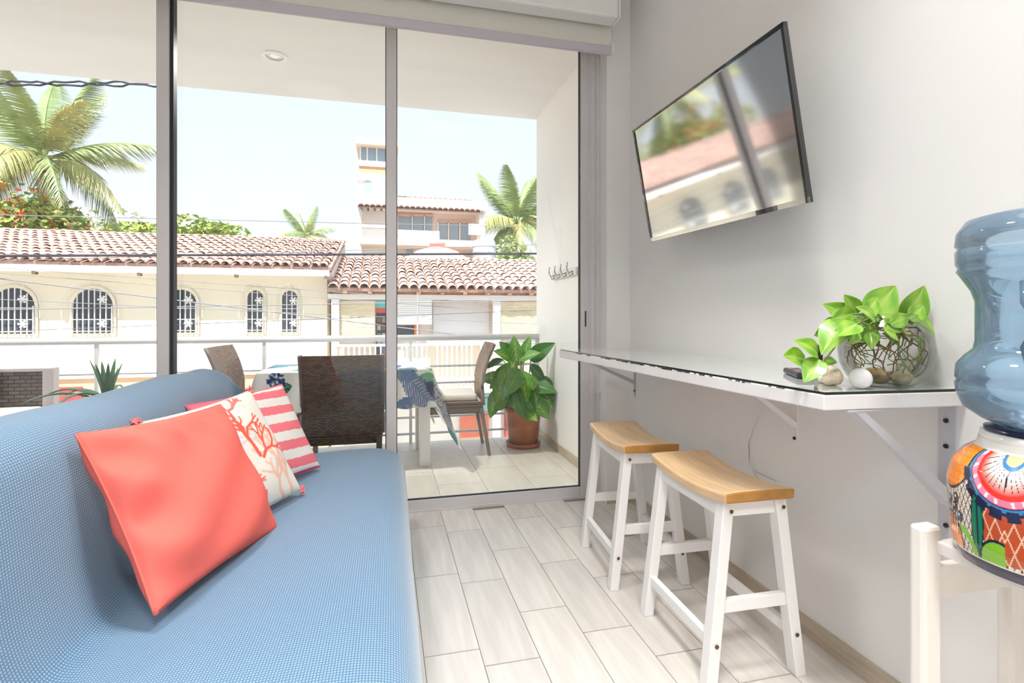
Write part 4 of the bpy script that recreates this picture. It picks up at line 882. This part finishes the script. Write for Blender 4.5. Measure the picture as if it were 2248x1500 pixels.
# ---- long cream house
hl = empty('cream_house', (-8, YF, GZ)); tag(hl, 'long cream house with arched windows and clay tile roof across the street', 'building')
def hb(name, x0, x1, y0, y1, z0, z1, m, par=hl, org=(-8, YF, GZ), bevel=0): return MB().box(x0-org[0], x1-org[0], y0-org[1], y1-org[1], z0-org[2], z1-org[2]).build(name, m, par, bevel=bevel)
hb('wall', -24, -1.42, YF, 17.9, -0.30, 2.20, M_ywall); hb('lower_wall', -24, -1.40, YF+0.02, 17.9, GZ, -0.30, M_peach)
hb('string_course', -24, -1.38, YF-0.06, YF, -0.36, -0.26, M_wwall)
hb('fascia', -24, -1.30, YF-0.70, YF-0.64, 2.04, 2.19, M_wwall); hb('soffit', -24, -1.35, YF-0.64, YF, 2.14, 2.19, M_wwall)
for i in range(12): hb('rafter_tail', -23.2+1.98*i, -23.13+1.98*i, YF-0.70, YF-0.60, 1.98, 2.05, mat('dark_wood', (0.16, 0.09, 0.05), 0.8))
hl_roof = tiled_roof(hl, 0, 12.75, 0, 0, 4.6, 1.32, 0.215, 0.40, 295); hl_roof.location = (-14.0+8, -0.68, 2.27-GZ)
MB().box(0, 9.5, 0, 4.75, -0.09, 0.03).build('roof_deck', M_tile, hl_roof).location = (-9.6, 0, 0)
gv = MB().add([(-1.42+8, 0-0.6, 2.14-GZ), (-1.42+8, 4.0, 3.42-GZ), (-1.42+8, 4.0, 2.0-GZ), (-1.42+8, 0, 2.0-GZ), (-1.26+8, -0.6, 2.14-GZ), (-1.26+8, 4.0, 3.42-GZ), (-1.26+8, 4.0, 2.0-GZ), (-1.26+8, 0, 2.0-GZ)], [(0, 1, 2, 3), (7, 6, 5, 4), (0, 4, 5, 1), (3, 2, 6, 7), (0, 3, 7, 4)])
gv.build('verge', mat('grey_render', (0.55, 0.52, 0.50), 0.9, var=0.15, vscale=3), hl)
for xc, w in ((-16.4, 0.80), (-14.1, 0.80), (-11.8, 0.80), (-9.3, 0.80), (-8.06, 0.80), (-6.53, 0.80), (-4.72, 0.66), (-3.09, 0.36), (-2.30, 0.36)):
    h = 1.03; wdo = flat(arch(w, h), -0.012, 0.02).build('window', M_dark, hl, loc=(xc+8, 0, 0.68-GZ))
    sur = MB(); 
    ao = arch(w+0.12, h+0.07); ai = arch(w, h)
    nA = len(ao); sur.add([(x, -0.05, z-(0.03 if i < 2 else 0)) for i, (x, z) in enumerate(ao)]+[(x, -0.05, z) for x, z in ai], [(i, (i+1) % nA, nA+(i+1) % nA, nA+i) for i in range(nA)]); sur.build('surround', M_ywall, wdo)
    g = MB(); nb_ = max(3, int(w/0.105))
    for k in range(nb_+1):
        x = -w/2+w*k/nb_; zt = h-w/2+math.sqrt(max(0, (w/2)**2-x*x)); g.box(x-0.010, x+0.010, -0.11, -0.09, 0.0, zt)
    for z in (0.05, 0.32, 0.58): g.box(-w/2, w/2, -0.112, -0.092, z-0.008, z+0.008)
    for (cx_, cz_) in ((w*0.27, 0.22), (w*0.27, h-0.25)):
        for a in range(6): g.tube([(cx_, -0.115, cz_), (cx_+0.09*math.cos(a*PI/3), -0.115, cz_+0.09*math.sin(a*PI/3))], [0.012, 0.028], 5)
    # belly grille standing off the wall
    ro = w/2+0.16
    g.tube([(ro*math.cos(PI*i/14), -0.16, h-w/2+0.02+(ro)*math.sin(PI*i/14)) for i in range(15)], 0.008, 5)
    for k in range(7):
        x = ro*math.cos(PI*(k+0.5)/7); zt = h-w/2+0.02+math.sqrt(ro*ro-x*x)
        g.tube([(x, -0.16, zt-0.10), (x, -0.16, zt+0.04)], 0.006, 4)
    for s_ in (-1, 1): g.tube([(s_*ro, -0.16, h-w/2), (s_*ro, -0.16, 0.35)], 0.007, 4)
    g.build('grille', M_grille, wdo)
hb('vent_window', -7.35, -6.75, YF-0.03, YF, -1.0, -0.55, mat('red_shutter', (0.35, 0.06, 0.06), 0.6))
# ---- low house with shop front
hr = empty('shop_house', (3, YF, GZ)); tag(hr, 'low white shop house with clay tile roof and rolled bamboo blinds', 'building')
def sb(name, x0, x1, y0, y1, z0, z1, m, bevel=0): return hb(name, x0, x1, y0, y1, z0, z1, m, hr, (3, YF, GZ), bevel)
sb('wall', -1.20, 9.0, YF+0.5, 20, GZ, 1.75, M_wwall); sb('beam', -1.38, 9.0, YF-0.30, YF-0.12, 1.50, 1.63, M_wwall)
sb('wall_plate', -1.2, 9.0, YF-0.25, YF+0.5, 1.63, 1.74, mat('peach_wood', (0.60, 0.34, 0.20), 0.8, var=0.2, vscale=6))
for i in range(17): sb('rafter_tail', -1.0+0.6*i, -0.90+0.6*i, YF-0.52, YF-0.1, 1.64, 1.74, mat('brown_wood', (0.36, 0.20, 0.10), 0.8))
hr_roof = tiled_roof(hr, 0, 9.6, 0, 0, 3.9, 1.20, 0.245, 0.40, 297); hr_roof.location = (-1.35-3, -0.55, 1.78-GZ)
for x in (-1.2, 2.95): sb('column', x-0.09, x+0.09, YF-0.30, YF-0.12, GZ, 1.50, M_wwall)
M_bamboo = mat('bamboo_blind', (0.80, 0.70, 0.50), 0.8, var=0.12, vscale=3, vstretch=(1, 1, 40)); M_cloth = mat('white_awning', (0.84, 0.83, 0.81), 0.9)
def slat_blind(x0, x1, z0, z1, m, y=YF-0.10, n=22):
    b = sb('blind', x0, x1, y, y+0.01, z0, z1, m)
    zz = z1
    o = MB()
    for k in range(n): o.tube([(x0-3, y-YF-0.006, z0+(z1-z0)*(k+0.5)/n-GZ), (x1-3, y-YF-0.006, z0+(z1-z0)*(k+0.5)/n-GZ)], 0.45*(z1-z0)/n, 5)
    o.build('slats', m, b)
slat_blind(-1.08, -0.24, 0.45, 1.46, M_bamboo); slat_blind(0.30, 1.22, 0.85, 1.50, M_cloth, n=12); slat_blind(3.08, 4.6, 0.45, 1.46, M_bamboo)
sb('shutter', 1.30, 2.86, YF+0.35, YF+0.42, 0.55, 1.50, mat('grey_shutter', (0.66, 0.66, 0.68), 0.6)); sb('counter', 1.10, 2.9, YF-0.15, YF+0.3, 0.35, 0.52, M_wwall)
sb('shop_sign', -0.22, 0.22, YF-0.05, YF+0.0, 1.28, 1.48, mat('teal_sign', (0.10, 0.45, 0.45), 0.6)); sb('sign_band', -0.22, 0.22, YF-0.06, YF+0.0, 1.16, 1.28, mat('red_sign', (0.60, 0.06, 0.03), 0.6))
dk_ = sb('doorway', -0.22, 0.28, YF+0.30, YF+0.34, 0.0, 1.16, M_dark)
for k in range(4):
    for j in range(3): MB().box(-0.20+0.13*j-3+0.01, -0.20+0.13*j-3+0.11, 0.26, 0.29, 0.30+0.2*k-GZ, 0.42+0.2*k-GZ).build('goods', mat('goods_%d' % ((k+j) % 4), [(0.4, 0.35, 0.28), (0.10, 0.18, 0.35), (0.55, 0.5, 0.45), (0.25, 0.12, 0.08)][(k+j) % 4], 0.7), dk_)
sb('window', 0.30, 0.86, YF+0.30, YF+0.36, 0.50, 0.82, M_dark); sb('window_frame', 0.78, 0.92, YF+0.24, YF+0.36, 0.48, 0.85, mat('orange_frame', (0.75, 0.22, 0.04), 0.6))
for i in range(44): sb('picket', -1.15+0.13*i, -1.115+0.13*i, YF-0.34, YF-0.30, -0.75, 0.32, M_grille if i % 9 else mat('rust_picket', (0.55, 0.30, 0.2), 0.7))
sb('picket_rail', -1.2, 4.6, YF-0.33, YF-0.29, 0.30, 0.36, M_grille); sb('ledge', -1.3, 9, YF-0.5, YF+0.5, -0.95, -0.78, mat('cream_ledge', (0.78, 0.68, 0.52), 0.8))
sb('roll_door', 2.05, 2.85, YF+0.40, YF+0.46, GZ, -1.45, mat('coral_door', (0.72, 0.20, 0.12), 0.7)); sb('shop_panel', 2.6, 3.3, YF+0.38, YF+0.46, -1.6, -1.0, mat('teal_panel', (0.25, 0.55, 0.55), 0.7)); sb('red_post', 3.32, 3.50, YF+0.3, YF+0.46, -2.6, -1.2, mat('red_post', (0.5, 0.08, 0.08), 0.7))
tag(MB().tube([(0.78, YF-1.2, GZ+0.12), (0.78, YF-1.2, 1.6)], 0.025, 8).build('sign_pole', M_steel), 'thin grey pole standing before the shop house', 'pole')

# ---- tall villa far behind
YV = 30.0
vl = empty('tower_villa', (4, YV, GZ)); tag(vl, 'tall pink and white villa with a lookout tower behind the roofs', 'building')
def vb_(name, px0, px1, py0, py1, y0, y1, m, par=vl):
    a = onY(px0, py1, YV); b = onY(px1, py0, YV); return MB().box(a.x-4, b.x-4, y0, y1, a.z-GZ, b.z-GZ).build(name, m, par)
M_pink = mat('pale_pink_wall', (0.78, 0.66, 0.60), 0.85); M_vglass = mat('villa_glass', (0.30, 0.40, 0.50), 0.15); M_brickband = mat('orange_brick', (0.66, 0.36, 0.22), 0.85, var=0.1, vscale=6)
vb_('tower', 789, 868, 392, 600, 0.0, 4.0, M_wwall); vb_('tower_band', 789, 868, 362, 388, 0.0, 3.8, M_brickband); vb_('tower_ledge', 786, 870, 386, 394, -0.15, 4.1, M_wwall)
vb_('tower_glazing', 793, 866, 320, 360, 0.15, 3.6, M_vglass); vb_('tower_sill', 787, 870, 358, 364, -0.1, 3.9, M_wwall)
for px in (791, 806, 827, 848, 866): vb_('mullion', px-1.5, px+1.5, 320, 360, 0.05, 0.2, M_wwall)
vb_('tower_roof', 782, 874, 313, 321, -0.5, 4.4, mat('sand_roof', (0.72, 0.55, 0.42), 0.8))
aw = onY(808, 428, YV); flat(arch(0.42, 0.75), -0.05, 0.02).build('arched_window', M_vglass, vl, loc=(aw.x-4, 0, aw.z-GZ))
vb_('wall', 789, 1056, 455, 600, 0.3, 8, M_pink); vb_('end_wall', 1046, 1058, 452, 600, -1.0, 8, M_wwall); vb_('corner_pier', 786, 795, 440, 600, -0.6, 0.4, M_wwall)
va = onY(786, 452, YV-1.2); vb2 = onY(1062, 456, YV-1.2)
M_keep = M_tile; M_tile = mat('villa_roof_tile', (0.36, 0.17, 0.12), 0.9, spec=0.05, var=0.2, vscale=2.0)
vr = tiled_roof(vl, 0, vb2.x-va.x, 0, 0, 3.2, 1.35, 0.30, 0.5, 0); vr.location = (va.x-4, -1.2, va.z-GZ); M_tile = M_keep
vb_('eave', 786, 1062, 452, 459, -1.15, 0.3, M_wwall)
for k in range(19): vb_('rafter_tail', 792+14.5*k, 796+14.5*k, 459, 463, -1.0, 0.3, M_dark)
for (a, b, c_, d_) in ((796, 838, 468, 522), (873, 905, 472, 515), (905, 932, 472, 515), (932, 952, 472, 515), (962, 985, 486, 528), (985, 1010, 486, 528), (1010, 1036, 486, 528)):
    wv = vb_('window', a+2, b-2, c_+2, d_, 0.22, 0.32, M_vglass); vb_('window_frame', a, b, c_-2, c_+1.5, 0.15, 0.32, mat('salmon_frame', (0.70, 0.42, 0.34), 0.8), wv); vb_('window_frame', a-1, a+1.5, c_, d_, 0.15, 0.32, M_wwall, wv)
vb_('balcony_wall', 872, 960, 515, 537, -1.2, -1.0, M_wwall); vb_('balcony_slab', 792, 1050, 536, 542, -1.3, 0.3, mat('peach_slab', (0.75, 0.56, 0.44), 0.8)); vb_('balcony_panel', 1022, 1047, 500, 522, -1.2, -1.1, M_wwall)
for k in range(16): vb_('baluster', 797+3.3*k, 798.5+3.3*k, 506, 530, -1.2, -1.15, M_wwall)
vb_('baluster_rail', 795, 850, 503, 507, -1.25, -1.1, M_wwall)
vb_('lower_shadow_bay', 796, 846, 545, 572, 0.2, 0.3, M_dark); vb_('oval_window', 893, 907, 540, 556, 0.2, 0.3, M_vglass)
# ---- red dome and water tank behind the shop roof
dm = onY(960, 582, 21.0); dz = empty('red_dome', (dm.x, 21.0, dm.z-0.6)); tag(dz, 'salmon red domed roof with a lantern behind the shop house', 'dome')
M_dome = mat('salmon_dome', (0.78, 0.42, 0.38), 0.8, var=0.1, vscale=2)
MB().lathe([(1.55, 0), (1.5, 0.55), (1.25, 0.85), (0.85, 1.12), (0.4, 1.28), (0.3, 1.3)], n=28).build('cupola', M_dome, dz, True); MB().lathe([(0.30, 1.27), (0.30, 1.40), (0.33, 1.42), (0.27, 1.56), (0.02, 1.66)], n=20).build('lantern', M_dome, dz, True)
MB().lathe([(1.6, 0.45), (1.62, 0.6), (1.5, 0.62)], n=28, cap=False).build('rim', M_wwall, dz)
tk = onY(1063, 580, 22.0); tko = empty('water_tank', (tk.x, 22.0, tk.z-0.5)); tag(tko, 'grey cylindrical rooftop water tank beside the red dome', 'water tank')
MB().lathe([(0.50, 0), (0.50, 1.35), (0.44, 1.5), (0.18, 1.58), (0.18, 1.64), (0.02, 1.66)], n=24).build('drum', mat('tank_grey', (0.42, 0.43, 0.48), 0.6), tko, True)
for k in range(5): MB().lathe([(0.50, 0.2+k*0.25), (0.52, 0.225+k*0.25), (0.50, 0.25+k*0.25)], n=24, cap=False).build('rib', mat('tank_grey', (0.42, 0.43, 0.48), 0.6), tko)
MB().box(-0.6, 0.6, -0.6, 0.6, -3.5, 0.0).build('base', M_wwall, tko)

# ---------------------------------------------------------------- palms and trees
M_frond = mat('palm_green', (0.26, 0.34, 0.14), 0.5, var=0.3, vscale=1.5); M_frond2 = mat('palm_yellow_green', (0.48, 0.48, 0.20), 0.5, var=0.25, vscale=1.5); M_trunk = mat('palm_trunk', (0.28, 0.22, 0.17), 0.9, var=0.2, vscale=6)
def frond_mesh(seed, L, droop, m):
    r = random.Random(seed); mb = MB(); n = 34; pts = []
    for i in range(n+1): t = i/n; pts.append(Vector((L*t*(1-0.12*droop*t), 0.05*L*math.sin(2*t+seed), L*(0.25*t-droop*t*t*0.75))))
    mb.tube(pts[::3], [0.035*(1-0.85*i/(n//3)) for i in range(len(pts[::3]))], 5)
    for i in range(4, n):
        t = i/n; tan = (pts[i+1]-pts[i-1]).normalized(); l = L*0.27*math.sin(PI*min(1, 0.18+0.80*t))**0.7
        for s_ in (-1, 1):
            for q in range(2):
                p0 = pts[i].lerp(pts[i-1], 0.5*q); out = Vector((tan.x*0.55, s_*0.62, tan.z*0.55-0.35-0.5*r.random()*droop)).normalized(); side_ = tan*0.016*L*0.5
                mid = p0+out*l*0.5; tip = p0+out*l+Vector((0, 0, -0.22*l-0.1*l*r.random()))
                mb.add([p0-side_, p0+side_, mid+side_*0.8, tip, mid-side_*0.8], [(0, 1, 2, 4), (4, 2, 3)])
    return mb.mesh('frond', m)
FM = [frond_mesh(k, 1.0*3.3, d, m) for k, (d, m) in enumerate(((0.25, M_frond), (0.55, M_frond), (0.95, M_frond2), (0.7, M_frond2), (1.2, M_frond)))]
def palm(px, py, Y, size, nf, label, seed, lean=0.0):
    r = random.Random(seed); c = onY(px, py, Y); e = empty('palm_tree', (c.x, Y, GZ)); tag(e, label, 'palm tree', 'palm trees behind the roofs'); H_ = c.z-GZ
    MB().tube([(lean*(1-t)**2, 0, H_*t) for t in np.linspace(0, 1, 12)], [0.17*size/3.3*(1.25-0.45*t) for t in np.linspace(0, 1, 12)], 10).build('trunk', M_trunk, e, True)
    for k in range(nf):
        a = 2*PI*k/nf*2.618*1.0+r.uniform(-0.2, 0.2); lv_ = k/nf; pitch = lerp(1.15, -0.55, lv_)+r.uniform(-0.12, 0.12); kind = 0 if lv_ < 0.3 else (1, 3)[k % 2] if lv_ < 0.65 else (2, 4)[k % 2]
        inst(FM[kind], 'frond', e, (0, 0, H_), (0, -pitch, a), (size/3.3*r.uniform(0.85, 1.1),)*3)
    for k in range(7):
        a = r.uniform(0, 2*PI); MB().ball((0, 0, 0), 0.13*size/3.3, 10, (1, 1, 1.25)).build('coconut', mat('coconut_green', (0.40, 0.36, 0.12), 0.6), e, True, loc=(0.26*size/3.3*math.cos(a), 0.26*size/3.3*math.sin(a), H_-0.25*size/3.3))
palm(95, 350, 20.0, 3.5, 21, 'large coconut palm rising behind the cream house at the left', 4, 0.3)
palm(1135, 490, 33.0, 4.2, 24, 'coconut palm beside the balcony wall behind the water tank', 9)
palm(672, 517, 62.0, 3.6, 16, 'small distant palm above the cream house roof', 14)
def bush(name, px, py, Y, rx, rz, n, label, cols, cat='tree', flowers=None, leaf=0.16, seed=0):
    r = random.Random(seed); c = onY(px, py, Y); e = empty(name, (c.x, Y, GZ)); tag(e, label, cat); H_ = c.z-GZ
    lumps = [(r.uniform(-0.6, 0.6)*rx, r.uniform(-0.5, 0.5)*rx, r.uniform(-0.5, 0.5)*rz, r.uniform(0.4, 0.65)) for _ in range(9)]
    def cloud(nm, n_, m, lf, out, par):
        mb = MB()
        for _ in range(n_):
            lx, ly, lz, lr = r.choice(lumps); d = Vector((r.gauss(0, 1), r.gauss(0, 1), r.gauss(0, 1))).normalized(); q = Vector((lx+d.x*rx*lr*out, ly+d.y*rx*lr*out, H_+lz+d.z*rz*lr*out))
            a = Vector((r.gauss(0, 1), r.gauss(0, 1), r.gauss(0, 0.5))).normalized()*lf*r.uniform(0.6, 1.3); b = a.cross(Vector((r.gauss(0, 1), r.gauss(0, 1), r.gauss(0, 1)))).normalized()*lf*0.45
            mb.add([q-a, q+b, q+a, q-b], [(0, 1, 2, 3)])
        o = mb.build(nm, m, par); o['kind'] = 'stuff'
    cloud('foliage', n//2, cols[0], leaf, 1.0, e); cloud('foliage', n//2, cols[1], leaf, 0.92, e)
    if flowers: cloud('blossom', flowers[1], flowers[0], leaf*0.9, 1.06, e)
    MB().tube([(0, 0, 0), (0.1*rx, 0, H_*0.5), (0, 0, H_)], [0.16, 0.12, 0.07], 8).build('trunk', M_trunk, e, True)
G1 = mat('leaf_mid_green', (0.25, 0.38, 0.09), 0.6); G2 = mat('leaf_yellow_green', (0.46, 0.48, 0.13), 0.6); G3 = mat('leaf_pale', (0.45, 0.46, 0.26), 0.7)
bush('flame_tree', 30, 490, 19.5, 1.9, 1.45, 2600, 'green tree full of orange blossoms behind the cream house roof', (G1, G2), flowers=(mat('orange_blossom', (0.80, 0.16, 0.04), 0.6), 420), leaf=0.13, seed=2)
bush('round_tree', 455, 522, 26.0, 1.7, 0.8, 1300, 'round yellow green tree showing above the cream house roof', (G1, G2), leaf=0.16, seed=5)
bush('round_tree', 330, 518, 26.0, 1.6, 0.75, 1100, 'yellow green tree left of the round tree beyond the roof', (G2, G1), leaf=0.16, seed=6)
bush('pale_tree', 205, 508, 28.0, 2.6, 1.0, 1000, 'sparse pale tree beyond the cream house roof under the palm', (G3, G3), leaf=0.14, seed=7)
bush('garden_shrub', 1135, 560, 23.0, 1.0, 0.9, 800, 'dense shrub under the palm beside the water tank', (G1, G3), leaf=0.14, seed=8)

# ---------------------------------------------------------------- utility poles and cables
for x, lab in ((-17.0, 'left'), (13.0, 'right')):
    e = empty('utility_pole', (x, 9.2, GZ)); tag(e, 'grey concrete utility pole carrying the street cables at the %s end' % lab, 'utility pole')
    MB().tube([(0, 0, 0), (0, 0, 8.6)], [0.15, 0.10], 12).build('shaft', mat('concrete', (0.5, 0.49, 0.47), 0.9), e, True); MB().box(-0.06, 0.06, -0.9, 0.9, 7.4, 7.5).build('crossarm', M_trunk, e)
M_cable = mat('black_cable', (0.02, 0.02, 0.035), 0.6); M_wire = mat('grey_wire', (0.22, 0.22, 0.25), 0.6)
def cable(p, q, Y, r, sag, m, label, group):
    a, b = onY(*p, Y), onY(*q, Y); dirv = (b-a)/(b.x-a.x); A = a+dirv*(-17.0-a.x); B = a+dirv*(13.0-a.x)
    pts = []
    for i in range(41):
        t = i/40; w = A.lerp(B, t); ta, tb2 = (a.x+17)/30, (b.x+17)/30; w.z += sag*((t-ta)*(t-tb2))*4; pts.append(w)
    tag(MB().tube(pts, r, 5).build('power_cable', m, None, True), label, 'cable', group)
cable((0, 562), (1185, 557), 9.2, 0.020, 0.0, M_cable, 'thick black cable crossing in front of the tile roofs', 'street cables')
tw_ = []
for ph in (0, PI):
    a, b = onY(0, 183, 8.2), onY(345, 185, 8.2); pts = [a.lerp(b, t)+Vector((0, 0.03*math.cos(38*t+ph), 0.028*math.sin(11*t+ph))) for t in np.linspace(-3.2, 5.2, 160)]; tw_.append(pts)
te = empty('twisted_cable', tw_[0][0]); tag(te, 'pair of twisted black cables high across the palm', 'cable', 'street cables')
for pts in tw_: MB().tube([p-tw_[0][0] for p in pts], 0.014, 5).build('strand', M_cable, te, True)
for i, (p, q, Y, r, lab) in enumerate((((0, 472), (1185, 499), 9.0, 0.006, 'thin wire highest above the tile roofs'), ((700, 552), (1185, 537), 9.6, 0.006, 'thin wire just above the thick black cable'),
        ((0, 612), (720, 700), 9.4, 0.010, 'wire sloping steeply down across the arched windows'), ((0, 600), (720, 655), 9.8, 0.005, 'thin wire sloping under the eaves of the cream house'), ((0, 588), (720, 640), 10.0, 0.005, 'thin wire starting at the eave line of the cream house'),
        ((0, 680), (720, 668), 9.6, 0.008, 'wire nearly level across the middle of the arched windows'), ((0, 728), (720, 700), 9.9, 0.005, 'lowest thin wire crossing the arched windows'), ((700, 690), (1185, 712), 9.3, 0.005, 'thin wire crossing the bamboo blinds of the shop house'))):
    cable(p, q, Y, r, 0.03, M_wire, lab, 'street cables')
